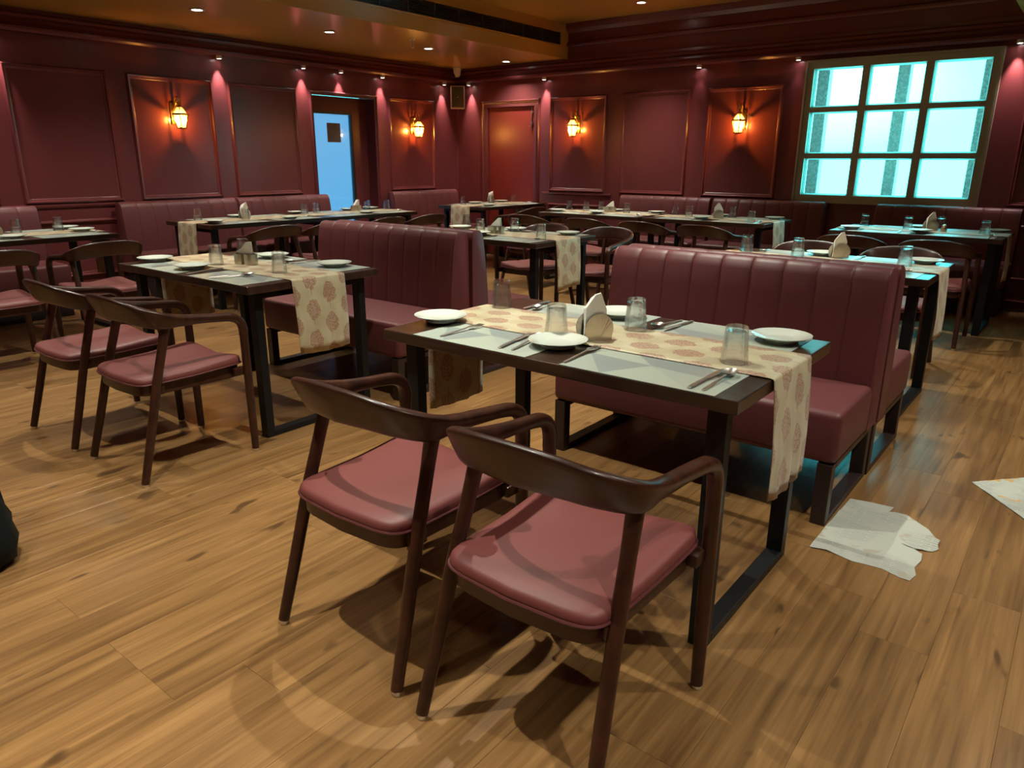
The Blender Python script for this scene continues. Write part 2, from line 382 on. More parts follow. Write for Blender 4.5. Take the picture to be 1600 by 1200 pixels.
# left wall with the recessed glazed door, back wall with door recess and window
D1 = (5.775, 6.755, 2.085); D2 = (-7.065, -6.145, 2.075); WIN = (-2.64, -.945, .93, 2.305)
wall_left = struct('wall_left', MB().box(XL - .3, XL, YF, D1[0], 0, ZC).box(XL - .3, XL, D1[1], YB + .3, 0, ZC).box(XL - .3, XL, D1[0], D1[1], D1[2], ZC), 'wall_paint')
wb_ = MB().box(XL, D2[0], YB, YB + .25, 0, ZC).box(D2[0], D2[1], YB, YB + .25, D2[2], ZC).box(D2[1], WIN[0], YB, YB + .25, 0, ZC)
wb_.box(WIN[0], WIN[1], YB, YB + .25, 0, WIN[2]).box(WIN[0], WIN[1], YB, YB + .25, WIN[3], ZC).box(WIN[1], XR, YB, YB + .25, 0, ZC)
wb_.box(D2[0], D2[1], YB + .12, YB + .25, 0, D2[2])
wall_back = struct('wall_back', wb_, 'wall_paint')
wall_right = struct('wall_right', MB().box(XR, XR + .2, YF - .2, YB + .25, -.06, ZC), 'wall_paint')
wall_front = struct('wall_front', MB().box(XL - .3, XR, YF - .2, YF, -.06, ZC), 'wall_paint')
ceiling = struct('ceiling', MB().box(XL - .3, XR + .2, YF - .2, YB + .25, ZC, ZC + .12), 'ceiling_paint')
obj('soffit', MB().box(XL, XS, YF, YB, ZS, ZC).mesh('soffit', 'ceiling_paint'), ceiling)
obj('soffit', MB().box(XS2, XR, YF, YB, ZS, ZC).mesh('soffit', 'ceiling_paint'), ceiling)

def sweep_wall(prof, side, a, b):
    """extrude an (offset, z) profile along a wall from a to b"""
    if side == 'left': secs = [[(XL + d, t, z) for d, z in prof] for t in (a, b)]
    else: secs = [[(t, YB - d, z) for d, z in prof] for t in (a, b)]
    return MB().loft(secs)
CORN = [(0, 2.365), (.085, 2.365), (.105, 2.385), (.105, 2.405), (.075, 2.42), (.045, 2.445), (.035, 2.475), (.06, 2.485), (.06, 2.51), (.025, 2.53), (.02, 2.56), (0, 2.56)]
struct('trim_1', sweep_wall(CORN, 'left', YF, YB), 'wall_paint')
struct('trim_2', sweep_wall(CORN, 'back', XL + .106, XR), 'wall_paint')
UPPER = [(0, 2.70), (.02, 2.70), (.03, 2.72), (.03, 2.74), (.015, 2.755), (0, 2.76)]
struct('trim_3', sweep_wall(UPPER, 'back', XS, XS2), 'wall_paint')
UP2 = [(0, 2.86), (.02, 2.86), (.05, 2.90), (.07, 2.962), (0, 2.962)]
struct('trim_4', sweep_wall(UP2, 'back', XS, XS2), 'wall_paint')
RAIL = [(0, .885), (.012, .89), (.02, .905), (.02, .918), (.008, .925), (0, .925)]
struct('trim_5', sweep_wall(RAIL, 'left', YF, 5.72), 'wall_paint')
struct('trim_6', sweep_wall(RAIL, 'back', -6.03, -4.95), 'wall_paint')
BASE = [(0, 0), (.022, 0), (.022, .06), (.03, .07), (.02, .085), (.008, .10), (0, .105)]
struct('baseboard_left', sweep_wall(BASE, 'left', YF, 5.72), 'wall_paint')
struct('baseboard_back', sweep_wall(BASE, 'back', -6.03, XR), 'wall_paint')

def moulding(u0, u1, z0, z1, three=False, w=.05, d=.026):
    """picture-frame moulding in the u-z plane, proud along v"""
    prof = [(0, 0), (.10, .55), (.30, 1.0), (.48, .92), (.62, .45), (.85, .30), (1, 0)]
    mb = MB()
    corners = [(u0, z0, 1, 1), (u1, z0, -1, 1), (u1, z1, -1, -1), (u0, z1, 1, -1)]
    secs = [[(cu + su * w * p, d * q, cz + sz * w * p) for p, q in prof] for cu, cz, su, sz in corners]
    if three:
        secs = [[(x, y, 0 if abs(z - z0) < w + .01 else z) for x, y, z in s_] for s_ in secs]
        order = [secs[0], secs[3], secs[2], secs[1]]; mb.loft(order)
    else:
        n = len(prof); vs = [p for s_ in secs for p in s_]; fs = []
        for i in range(4):
            for k in range(n):
                fs.append((i * n + k, i * n + (k + 1) % n, ((i + 1) % 4) * n + (k + 1) % n, ((i + 1) % 4) * n + k))
        mb.add(vs, fs)
    return mb
ZP0, ZP1 = .93, 2.122
def on_left(mb): return MB().add([(XL + v[1], v[0], v[2]) for v in mb.v], mb.f)
def on_back(mb): return MB().add([(v[0], YB - v[1], v[2]) for v in mb.v], mb.f)
for a, b in ((.45, 1.31), (1.5, 2.38), (2.56, 3.435), (3.616, 4.50), (4.68, 5.556), (6.985, 7.85)):
    obj('panel_moulding', on_left(moulding(a, b, ZP0, ZP1)).mesh('panel_moulding', 'wall_paint', True), wall_left)
for a, b in ((.45, 2.38), (2.56, 3.435), (3.616, 5.556)):
    obj('dado_moulding', on_left(moulding(a, b, .24, .78)).mesh('dado_moulding', 'wall_paint', True), wall_left)
obj('door_moulding', on_left(moulding(5.735, 6.797, 0, ZP1, True)).mesh('door_moulding', 'wall_paint', True), wall_left)
for a, b in ((-5.93, -5.05), (-4.83, -3.945), (-3.73, -2.865), (-.70, .2), (.4, 1.3)):
    obj('panel_moulding', on_back(moulding(a, b, ZP0, ZP1)).mesh('panel_moulding', 'wall_paint', True), wall_back)
for a, b in ((-5.93, -5.05), (-.70, .2), (.4, 1.3)):
    obj('dado_moulding', on_back(moulding(a, b, .26, .78)).mesh('dado_moulding', 'wall_paint', True), wall_back)
obj('door_moulding', on_back(moulding(-7.11, -6.095, 0, 2.122, True)).mesh('door_moulding', 'wall_paint', True), wall_back)

# door_1: glazed door in the recess of the left wall
def frame_box(mb, axis, p0, p1, o, i):
    """four bars; o=(u0,u1,z0,z1) outer, i inner; between p0..p1 on the other axis"""
    for u0, u1, z0, z1 in ((o[0], i[0], o[2], o[3]), (i[1], o[1], o[2], o[3]), (i[0], i[1], o[2], i[2]), (i[0], i[1], i[3], o[3])):
        if axis == 'left': mb.box(p0, p1, u0, u1, z0, z1)
        else: mb.box(u0, u1, p0, p1, z0, z1)
    return mb
door1 = thing('door_1', (0, 0, 0), 0, 'dark door with tall blue frosted glass pane, recessed in left wall', 'door', kind='structure')
P1 = (5.915, 6.485, .28, 1.875)
obj('leaf', frame_box(MB(), 'left', -7.80, -7.755, (D1[0] + .004, D1[1] - .004, .006, D1[2] - .004), (P1[0] - .03, P1[1] + .03, P1[2] - .03, P1[3] + .03)).mesh('leaf', 'wall_paint'), door1)
obj('pane_frame', frame_box(MB(), 'left', -7.795, -7.745, (P1[0] - .03, P1[1] + .03, P1[2] - .03, P1[3] + .03), P1).mesh('pane_frame', 'door_black'), door1)
obj('pane', MB().box(-7.775, -7.769, *P1).mesh('pane', 'blue_pane'), door1)
obj('notice', MB().box(-7.767, -7.765, 6.115, 6.325, 1.54, 1.77).mesh('notice', 'notice_paper'), door1)
# door_2: flush red door in the back wall with a tower bolt
door2 = thing('door_2', (0, 0, 0), 0, 'plain red door in the back wall beside the corner', 'door', kind='structure')
obj('leaf', MB().box(-7.02, -6.19, YB + .035, YB + .075, .006, 2.03, .003).mesh('leaf', 'door_paint'), door2)
obj('jamb', frame_box(MB(), 'back', YB - .004, YB + .118, (D2[0] + .003, D2[1] - .003, -.1, D2[2] - .003), (-7.022, -6.188, -.05, 2.032)).mesh('jamb', 'wall_paint'), door2)
bolt = obj('tower_bolt', MB().tube([(-6.245, YB + .022, 1.73), (-6.245, YB + .022, 2.03)], .007).box(-6.26, -6.23, YB + .012, YB + .034, 1.80, 1.83).box(-6.26, -6.23, YB + .012, YB + .034, 1.94, 1.97).mesh('tower_bolt', 'holder_steel', True), door2)
obj('knob', MB().lathe([(0, .012), (.011, .006), (.011, -.006), (0, -.012)], 12, (-6.265, YB + .008, 1.77)).mesh('knob', 'steel', True), bolt)

# window_1
win = thing('window_1', (0, 0, 0), 0, 'bronze-framed nine-pane window full of cyan daylight', 'window', kind='structure')
x0, x1, z0, z1 = WIN; fw = .062
mb = frame_box(MB(), 'back', YB - .03, YB + .10, (x0, x1, z0, z1), (x0 + fw, x1 - fw, z0 + fw, z1 - fw))
obj('window_frame', mb.mesh('window_frame', 'window_frame'), win)
obj('window_lip', frame_box(MB(), 'back', YB - .045, YB + .02, (x0 - .02, x1 + .02, z0 - .02, z1 + .02), (x0, x1, z0, z1)).mesh('window_lip', 'window_frame'), win)
mxs = [x0 + (x1 - x0) * k / 3 for k in (1, 2)]; mzs = [z0 + (z1 - z0) * k / 3 for k in (1, 2)]; hw = .036
for x in mxs: obj('mullion', MB().box(x - hw, x + hw, YB - .02, YB + .09, z0 + fw, z1 - fw, .004).mesh('mullion', 'window_frame'), win)
zz = [z0 + fw] + mzs + [z1 - fw]; xx = [x0 + fw] + mxs + [x1 - fw]
for i, x in enumerate(xx[:-1]):
    for z in mzs:
        obj('transom', MB().box(x + (hw if i else 0), xx[i + 1] - (hw if i < 2 else 0), YB - .022, YB + .088, z - .026, z + .026, .004).mesh('transom', 'window_frame'), win)
    for j in range(3):
        a, b = x + (hw if i else 0), xx[i + 1] - (hw if i < 2 else 0); c, d = zz[j] + (.026 if j else 0), zz[j + 1] - (.026 if j < 2 else 0)
        obj('pane', MB().box(a, b, YB + .05, YB + .056, c, d).mesh('pane', 'window_pane'), win)
        obj('glazing_bead', frame_box(MB(), 'back', YB + .03, YB + .05, (a, b, c, d), (a + .012, b - .012, c + .012, d - .012)).mesh('glazing_bead', 'bead_plastic'), win)
for k, (px, w) in enumerate(((-2.575, .125), (-1.795, .115), (-1.06, .09))):
    obj('granite_post', MB().box(px - w / 2, px + w / 2, YB + .30, YB + .42, -.05, 3.4, .01).mesh('granite_post', 'granite'),
        label='speckled grey post outside the window, ' + ('leftmost of three', 'in the middle of three', 'rightmost of three')[k], cat='post', group='posts outside the window')

# ------------------------------------------------------------------ lamps of the room
def spot(name, loc, power, angle, blend, col, rad=.03, aim=None, parent=None):
    l = bpy.data.lights.new(name, 'SPOT'); l.energy = power; l.spot_size = math.radians(angle); l.spot_blend = blend; l.color = col; l.shadow_soft_size = rad
    o = bpy.data.objects.new(name, l); COL.objects.link(o); o.location = loc
    if aim: o.rotation_euler = Vector(aim).to_track_quat('-Z', 'Y').to_euler()
    if parent: o.parent = parent
    return o
DL_TRIM = MB().lathe([(.052, 0), (.062, -.004), (.062, -.010), (.046, -.010), (.042, 0), (.052, 0)], 24).mesh('trim_ring', 'white_plastic', True)
DL_DISC = MB().lathe([(0, -.004), (.044, -.004), (.044, -.001), (0, -.001)], 24).mesh('diffuser', 'lamp_disc')
WARM = (.945, .94, .80)
def downlight(x, y, z, power, label, angle):
    t = thing('ceiling_downlight', (x, y, z), 0, label, 'downlight', 'recessed ceiling downlights')
    obj('trim_ring', DL_TRIM, t); obj('diffuser', DL_DISC, t)
    spot('downlight_beam', (0, 0, -.03), power, angle, 1.0, WARM, .016, None, t)
ROWS = ((-6.41, ZS, [.94, 2.34, 3.75, 5.16, 6.57, 8.0], 60, 'left soffit'), (-4.285, ZC, [-.75, .65, 2.05, 3.46, 4.86, 6.27, 7.67], 140, 'left row of high ceiling'),
        (-1.9, ZC, [-2.15, -.75, .65, 2.05, 3.46, 4.86, 6.27], 175, 'right row of high ceiling'), (.35, ZS, [-1.9, -.5, .94, 2.34, 3.75, 5.16], 75, 'right soffit'))
ORD = ['first', 'second', 'third', 'fourth', 'fifth', 'sixth', 'seventh', 'eighth']
for x, z, ys, p, nm in ROWS:
    for k, y in enumerate(reversed(ys)):
        downlight(x, y, z, p, 'round white downlight in the %s, %s from the back wall' % (nm, ORD[k]), (125 if x < -6 else 105) if z < 2.8 else 84)

SPOT_BODY = MB().lathe([(0, .02), (.026, .02), (.030, .0), (.030, -.012), (.022, -.012), (.020, -.004), (0, -.004)], 16).mesh('housing', 'white_plastic', True)
SPOT_LENS = MB().lathe([(0, -.0045), (.0195, -.0045), (.0195, -.009), (0, -.010)], 16).mesh('lens', 'spot_lens')
def wall_spot(side, t, power, label):
    d = .062; loc = (XL + d, t, 2.345) if side == 'left' else (t, YB - d, 2.345)
    o = thing('wall_spotlight', loc, 0, label, 'spotlight', 'spotlights under the cornice')
    obj('housing', SPOT_BODY, o); obj('lens', SPOT_LENS, o)
    n = Vector((-.13, 0, -1)) if side == 'left' else Vector((0, .13, -1))
    spot('spotlight_beam', (0, 0, -.014), power*6, 46, .9, (1, .82, .78), .012, n, o)
for t, p, nm in ((2.50, 7, 'left of the brass lantern panel'), (4.59, 7, 'right of the left brass lantern'), (5.645, 7, 'left above the blue glass door'), (6.19, 6, 'centred above the blue glass door'), (6.86, 7, 'right above the blue glass door'), (8.01, 7, 'left of the corner loudspeaker')):
    wall_spot('left', t, p, 'small spotlight under the left cornice, ' + nm)
for t, p, nm in ((-7.30, 7, 'right of the corner loudspeaker'), (-5.99, 7, 'right of the red door'), (-3.84, .5, 'dim, left of the right-hand lantern'), (-2.74, .4, 'dim, left of the window'), (-.82, 7, 'right of the window')):
    wall_spot('back', t, p, 'small spotlight under the back cornice, ' + nm)

# brass wall lanterns
def ring_hex(r, z, n=6, ph=0): return [(r * math.cos(2 * PI * k / n + ph), r * math.sin(2 * PI * k / n + ph), z) for k in range(n)]
def lantern_meshes():
    M = {}
    # local frame: wall behind at y=0, lantern hangs out along -y
    M['backplate'] = MB().box(-.042, .042, -.016, -.001, -.10, .11, .008).box(-.028, .028, -.024, -.014, -.07, .08, .006).mesh('backplate', 'brass', True)
    sw = catmull([(0, -.02, .03), (0, -.035, .12), (0, -.07, .165), (0, -.115, .15), (0, -.125, .105), (0, -.12, .075)], 5)
    cu = catmull([(0, -.03, .08), (0, -.055, .10), (0, -.075, .135), (0, -.095, .115), (0, -.08, .095)], 5)
    M['scroll_arm'] = MB().tube(sw, .010, 8).tube(cu, .007, 8).mesh('scroll_arm', 'brass', True)
    C = (0, -.12)
    mv = lambda P: [(p[0] + C[0], p[1] + C[1], p[2]) for p in P]
    t, mid, bot = ring_hex(.028, .065), ring_hex(.078, -.005), ring_hex(.046, -.135)
    cage = MB()
    for k in range(6):
        j = (k + 1) % 6
        for A, B in ((t, mid), (mid, bot)): cage.tube(mv([A[k], B[k]]), .0045, 6)
        cage.tube(mv([bot[k], bot[j]]), .006, 6); cage.tube(mv([t[k], t[j]]), .006, 6); cage.tube(mv([mid[k], mid[j]]), .011, 6)
    cage.lathe([(0, -.150), (.012, -.148), (.048, -.136), (.048, -.130), (0, -.130)], 12, (C[0], C[1], 0))
    cage.lathe([(0, .09), (.012, .085), (.030, .068), (.030, .060), (0, .060)], 12, (C[0], C[1], 0))
    M['cage'] = cage.mesh('cage', 'brass', True)
    s = lambda P, q: [(x * q, y * q, z) for x, y, z in P]
    def quad(A, B, k):
        j = (k + 1) % 6; a = mv(s(A, .97)); b = mv(s(B, .97)); c = mv(s(A, .93)); d = mv(s(B, .93))
        return MB().add([a[k], a[j], b[j], b[k], c[k], c[j], d[j], d[k]], [(0, 1, 2, 3), (4, 5, 6, 7), (0, 1, 5, 4), (2, 3, 7, 6), (1, 2, 6, 5), (0, 3, 7, 4)])
    M['panes'] = [quad(t, mid, k).mesh('upper_pane', 'lantern_pane') for k in range(6)] + [quad(mid, bot, k).mesh('lower_pane', 'lantern_pane') for k in range(6)]
    M['bulb'] = MB().lathe([(0, -.028), (.007, -.024), (.011, -.008), (.010, .012), (.007, .035), (0, .036)], 12, (C[0], C[1], 0)).mesh('bulb', 'bulb', True)
    return M
LM = lantern_meshes()
def lantern(loc, rz, label):
    t = thing('wall_lantern', loc, rz, label, 'wall lamp', 'brass wall lanterns')
    obj('backplate', LM['backplate'], t); obj('scroll_arm', LM['scroll_arm'], t); cg = obj('cage', LM['cage'], t)
    for p in LM['panes']: obj('pane', p, cg)
    obj('bulb', LM['bulb'], t)
    l = bpy.data.lights.new('lantern_glow', 'POINT'); l.energy = 9; l.color = (1, .50, .17); l.shadow_soft_size = .012
    o = bpy.data.objects.new('lantern_glow', l); COL.objects.link(o); o.parent = t; o.location = (0, -.12, -.055)
ZLN = 1.765
lantern((XL, 4.06, ZLN), PI / 2, 'lit brass lantern in the panel nearest the left edge')
lantern((XL, 7.42, ZLN), PI / 2, 'lit brass lantern between the blue glass door and the corner')
lantern((-5.49, YB, ZLN), 0, 'lit brass lantern just right of the red door')
lantern((-3.30, YB, ZLN), 0, 'lit brass lantern nearest the window')

# air grille on the soffit face
gr = thing('air_grille', (0, 0, 0), 0, 'long dark slatted air vent along the side of the left soffit', 'vent')
g0, g1, gz0, gz1 = 2.2, 8.14, 2.708, 2.85
fr_ = MB().box(XS + .001, XS + .008, g0, g1, gz0, gz1)
obj('backing', fr_.mesh('backing', 'lens_black'), gr)
mb = MB(); 
for a, b, c, d in ((g0, g1, gz0 - .012, gz0), (g0, g1, gz1, gz1 + .012), (g0 - .012, g0, gz0 - .012, gz1 + .012), (g1, g1 + .012, gz0 - .012, gz1 + .012)): mb.box(XS + .001, XS + .018, a, b, c, d)
obj('grille_frame', mb.mesh('grille_frame', 'ceiling_paint'), gr)
mb = MB()
for k in range(9):
    z = gz0 + (gz1 - gz0) * (k + .5) / 9; mb.add([(XS + .008, g0, z + .004), (XS + .016, g0, z - .004), (XS + .016, g1, z - .004), (XS + .008, g1, z + .004), (XS + .008, g0, z + .002), (XS + .016, g0, z - .006), (XS + .016, g1, z - .006), (XS + .008, g1, z + .002)], [(0, 1, 2, 3), (4, 5, 6, 7), (1, 2, 6, 5)])
obj('slats', mb.mesh('slats', 'grille_metal'), gr, kind='stuff')
dv = MB().box(XS + .008, XS + .018, -.006, .006, gz0, gz1).mesh('divider', 'grille_metal')
for k in range(16): obj('divider', dv, gr, (0, g0 + .37 * (k + 1), 0))

# sprinkler, camera and loudspeaker
sp_ = thing('fire_sprinkler', (-6.108, 6.02, ZS), 0, 'small sprinkler head hanging from the left soffit', 'sprinkler')
obj('escutcheon', MB().lathe([(0, -.006), (.028, -.004), (.030, 0), (0, 0)], 16).mesh('escutcheon', 'white_plastic', True), sp_)
obj('stem', MB().tube([(0, 0, -.004), (0, 0, -.045)], .008, 8).tube([(-.012, 0, -.045), (-.014, 0, -.065), (0, 0, -.08)], .003, 6).tube([(.012, 0, -.045), (.014, 0, -.065), (0, 0, -.08)], .003, 6).mesh('stem', 'holder_steel', True), sp_)
obj('deflector', MB().lathe([(0, -.079), (.018, -.080), (.018, -.083), (0, -.083)], 12).mesh('deflector', 'holder_steel'), sp_)
cc = thing('security_camera', (XL + .17, YB - .17, ZS - .002), -PI / 4, 'white dome security camera in the ceiling corner', 'camera')
obj('base', MB().lathe([(0, 0), (.052, 0), (.055, -.02), (.050, -.055), (0, -.055)], 20).mesh('base', 'white_plastic', True), cc)
obj('housing', MB().lathe([(0, -.05), (.046, -.055), (.048, -.08), (.038, -.105), (.018, -.118), (0, -.12)], 20).mesh('housing', 'white_plastic', True), cc)
obj('lens', MB().lathe([(0, .022), (.016, .018), (.023, .004), (.023, -.02), (0, -.02)], 14, (0, -.036, -.088)).mesh('lens', 'lens_black', True), cc)
spk = thing('loudspeaker', (XL + .16, YB - .16, 2.175), -PI / 4, 'beige box loudspeaker with dark grille mounted in the corner', 'speaker')
spk.rotation_euler = (0, 0, PI / 4)
obj('cabinet', MB().box(-.098, .098, -.07, .06, -.15, .15, .012).mesh('cabinet', 'speaker_box', True), spk)
obj('grille', MB().box(-.085, .085, -.079, -.068, -.138, .138, .004).mesh('grille', 'speaker_cloth', True), spk)
obj('badge', MB().lathe([(0, .003), (.009, .002), (.010, -.002), (0, -.002)], 12, (0, -.081, 0)).mesh('badge', 'steel', True), spk)
obj('bracket', MB().box(-.02, .02, .06, .13, -.05, .05).mesh('bracket', 'black_metal'), spk)
obj('cable', MB().tube(catmull([(0, .05, -.15), (0, .085, -.24), (0, .12, -.34), (0, .17, -.46), (.0, .175, -1.2)], 4), .004, 6).mesh('cable', 'wall_paint', True), spk)

# ------------------------------------------------------------------ chairs
def chair_meshes():
    M = {}
    S = [((0, -.225, .785), (0, -.202, .682), .0115), ((.10, -.221, .781), (.094, -.186, .680), .0115), ((.188, -.196, .764), (.174, -.154, .668), .0120),
         ((.243, -.126, .735), (.231, -.098, .654), .0145), ((.250, -.038, .706), (.228, -.016, .654), .0185), ((.244, .07, .690), (.231, .075, .651), .0195), ((.242, .165, .681), (.238, .165, .643), .0195),
         ((.2425, .225, .672), (.242, .212, .634), .0195), ((.243, .268, .645), (.243, .238, .618), .0195), ((.244, .286, .600), (.244, .247, .592), .0195), ((.2445, .286, .56), (.2445, .248, .56), .019)]
    flat = [list(a) + list(b) + [c] for a, b, c in S]
    fine = catmull(flat, 5)
    full = [[-r[0]] + r[1:3] + [-r[3]] + r[4:] for r in reversed(fine[1:])] + fine
    secs = []; cen = [Vector(((r[0] + r[3]) / 2, (r[1] + r[4]) / 2, (r[2] + r[5]) / 2)) for r in full]
    for i, r in enumerate(full):
        t = (cen[min(i + 1, len(cen) - 1)] - cen[max(i - 1, 0)]).normalized()
        top, bot = Vector(r[0:3]), Vector(r[3:6]); u = (top - bot) / 2; n = t.cross(u.normalized()).normalized() * r[6]
        ring = []
        for k in range(16):
            w = 2 * PI * k / 16; c, s_ = math.cos(w), math.sin(w)
            p = .45 if u.length > .034 else (.6 if u.length > .026 else .8)
            ring.append(cen[i] + u * math.copysign(abs(s_) ** p, s_) + n * math.copysign(abs(c) ** p, c))
        secs.append(ring)
    M['back_rail'] = MB().loft(secs).mesh('back_rail', 'chair_wood', True, 60)
    M['front_leg'] = MB().tube([(0, 0, .565), (0, 0, .42), (0, 0, .2), (0, 0, .012)], [.0192, .0192, .0185, .0165], 14).mesh('leg', 'chair_wood', True)
    def bl(s): return MB().tube([(s * .213, -.066, .680), (s * .215, -.078, .640), (s * .219, -.102, .56), (s * .226, -.147, .42), (s * .236, -.208, .2), (s * .245, -.262, .012)], [.027, .0205, .0186, .0190, .0184, .0165], 14).mesh('leg', 'chair_wood', True)
    M['back_leg'] = {1: bl(1), -1: bl(-1)}
    M['glide'] = MB().lathe([(0, 0), (.0125, 0), (.014, .004), (.014, .013), (0, .013)], 14).mesh('glide', 'steel', True)
    def outline(k, n, g=0.0):
        a = 2 * PI * k / n; c, s_ = math.cos(a), math.sin(a); e = .21
        x, y = math.copysign(abs(c) ** e, c), math.copysign(abs(s_) ** e, s_)
        hw = .218 + .012 * (y + 1) / 2 - g
        X = x * hw; Y = .030 + y * (.238 - g)
        Y -= (.022 if y < 0 else -.008) * (1 - x * x) * abs(y)
        return X, Y
    n = 56; vs = []; fs = []
    rings = [(.955, .418), (.985, .420), (1.0, .427), (.998, .435), (.986, .444), (.955, .451), (.86, .457), (.6, .461), (.3, .462)]
    for q, z in rings:
        for k in range(n):
            X, Y = outline(k, n); d = .018 * max(0, Y) * abs(X) / (.23 * .22) * (1 if z > .44 else .55)
            sag = -.010 * (1 - (X / .22) ** 2) * max(0, Y / .25) * (1 if z > .44 else .4) * q
            vs.append((X * q, .02 + (Y - .02) * q, z + d * q * q + sag * 0.8))
    for i in range(len(rings) - 1):
        for k in range(n): j = (k + 1) % n; fs.append((i * n + k, i * n + j, (i + 1) * n + j, (i + 1) * n + k))
    fs.append(tuple(range(n))); fs.append(tuple(range((len(rings) - 1) * n, len(rings) * n)))
    M['seat'] = me_from('seat', vs, fs, 'seat_leather', True, None, 60)
    pts = []
    for k in range(n):
        X, Y = outline(k, n); pts.append((X * 1.003, Y * 1.003, .423 + .0099 * max(0, Y) * abs(X) / (.23 * .22) - .003 * (1 - (X / .22) ** 2) * max(0, Y / .25)))
    M['piping'] = MB().tube(pts + [pts[0]], .0042, 6, False).mesh('piping', 'leather', True)
    vs = []; fs = []
    for g, z in ((.012, .419), (.012, .372), (.038, .372), (.038, .419)):
        for k in range(n): X, Y = outline(k, n, g); vs.append((X, Y, z - (.012 * (1 - (X / .22) ** 2) if z < .4 else 0) * 0))
    for i in range(4):
        for k in range(n): j = (k + 1) % n; i2 = (i + 1) % 4; fs.append((i * n + k, i * n + j, i2 * n + j, i2 * n + k))
    mb = MB().add(vs, fs)
    for s in (-1, 1): mb.box(s * .226 - .018, s * .226 + .016, .205, .262, .380, .414, .004).box(s * .214 - .014, s * .214 + .014, -.165, -.115, .375, .412, .004)
    M['seat_frame'] = mb.mesh('seat_frame', 'chair_wood', True)
    return M
CM = chair_meshes()
def chair(x, y, rz, label, group):
    t = thing('dining_armchair', (x, y, 0), rz, label, 'chair', group)
    obj('back_rail', CM['back_rail'], t)
    st = obj('seat', CM['seat'], t); obj('piping', CM['piping'], st); obj('seat_frame', CM['seat_frame'], t)
    for s in (-1, 1):
        l = obj('leg', CM['front_leg'], t, (s * .2445, .267, 0)); obj('glide', CM['glide'], l)
        l = obj('leg', CM['back_leg'][s], t); obj('glide', CM['glide'], l, (s * .245, -.262, 0))
    return t
W_ = 'walnut armchair with maroon seat '
chair(-.85, 1.297, 0, W_ + 'in the foreground, right of the two at the nearest table', 'chairs at the nearest table')
chair(-1.45, 1.315, 0, W_ + 'at the nearest table, left of its pair', 'chairs at the nearest table')
chair(-3.86, 1.50, 0, W_ + 'at the middle-left table, farther left of its pair', 'chairs at the middle-left table')
chair(-3.205, 1.517, 0, W_ + 'at the middle-left table, right of its pair', 'chairs at the middle-left table')
chair(-5.52, 1.60, PI / 2, W_ + 'cut by the left edge of the picture', 'chairs at the far-left table')
chair(-5.58, 2.30, PI / 2, W_ + 'second from the left edge, at the far-left table', 'chairs at the far-left table')
for k, y in enumerate((3.84, 4.44, 5.12, 5.72)):
    chair(-5.78, y, PI / 2, W_ + 'at the long left-wall table, %s from the near end' % ORD[k], 'chairs at the long left-wall table')
chair(-5.66, 7.42, PI / 2, W_ + 'at the corner table, nearer the camera', 'chairs at the corner table')
chair(-5.66, 8.0, PI / 2, W_ + 'at the corner table, nearer the red door', 'chairs at the corner table')
for k, x in enumerate((-4.80, -4.05, -3.42, -2.80)):
    chair(x, 6.47, 0, W_ + 'at the long back-wall table, %s from left' % ORD[k], 'chairs at the long back-wall table')
chair(-3.28, 5.36, PI, W_ + 'facing the camera at the centre table, right of its pair', 'chairs at the centre table')
chair(-3.89, 5.30, PI, W_ + 'facing the camera at the centre table, left of its pair', 'chairs at the centre table')
chair(-.98, 5.33, PI, W_ + 'facing the camera behind the right booth, right of its pair', 'chairs behind the right booth')
chair(-1.58, 5.33, PI, W_ + 'facing the camera behind the right booth, left of its pair', 'chairs behind the right booth')
chair(-.905, 6.375, 0, W_ + 'at the window table, right of its pair', 'chairs at the window table')
chair(-1.51, 6.375, 0, W_ + 'at the window table, left of its pair', 'chairs at the window table')

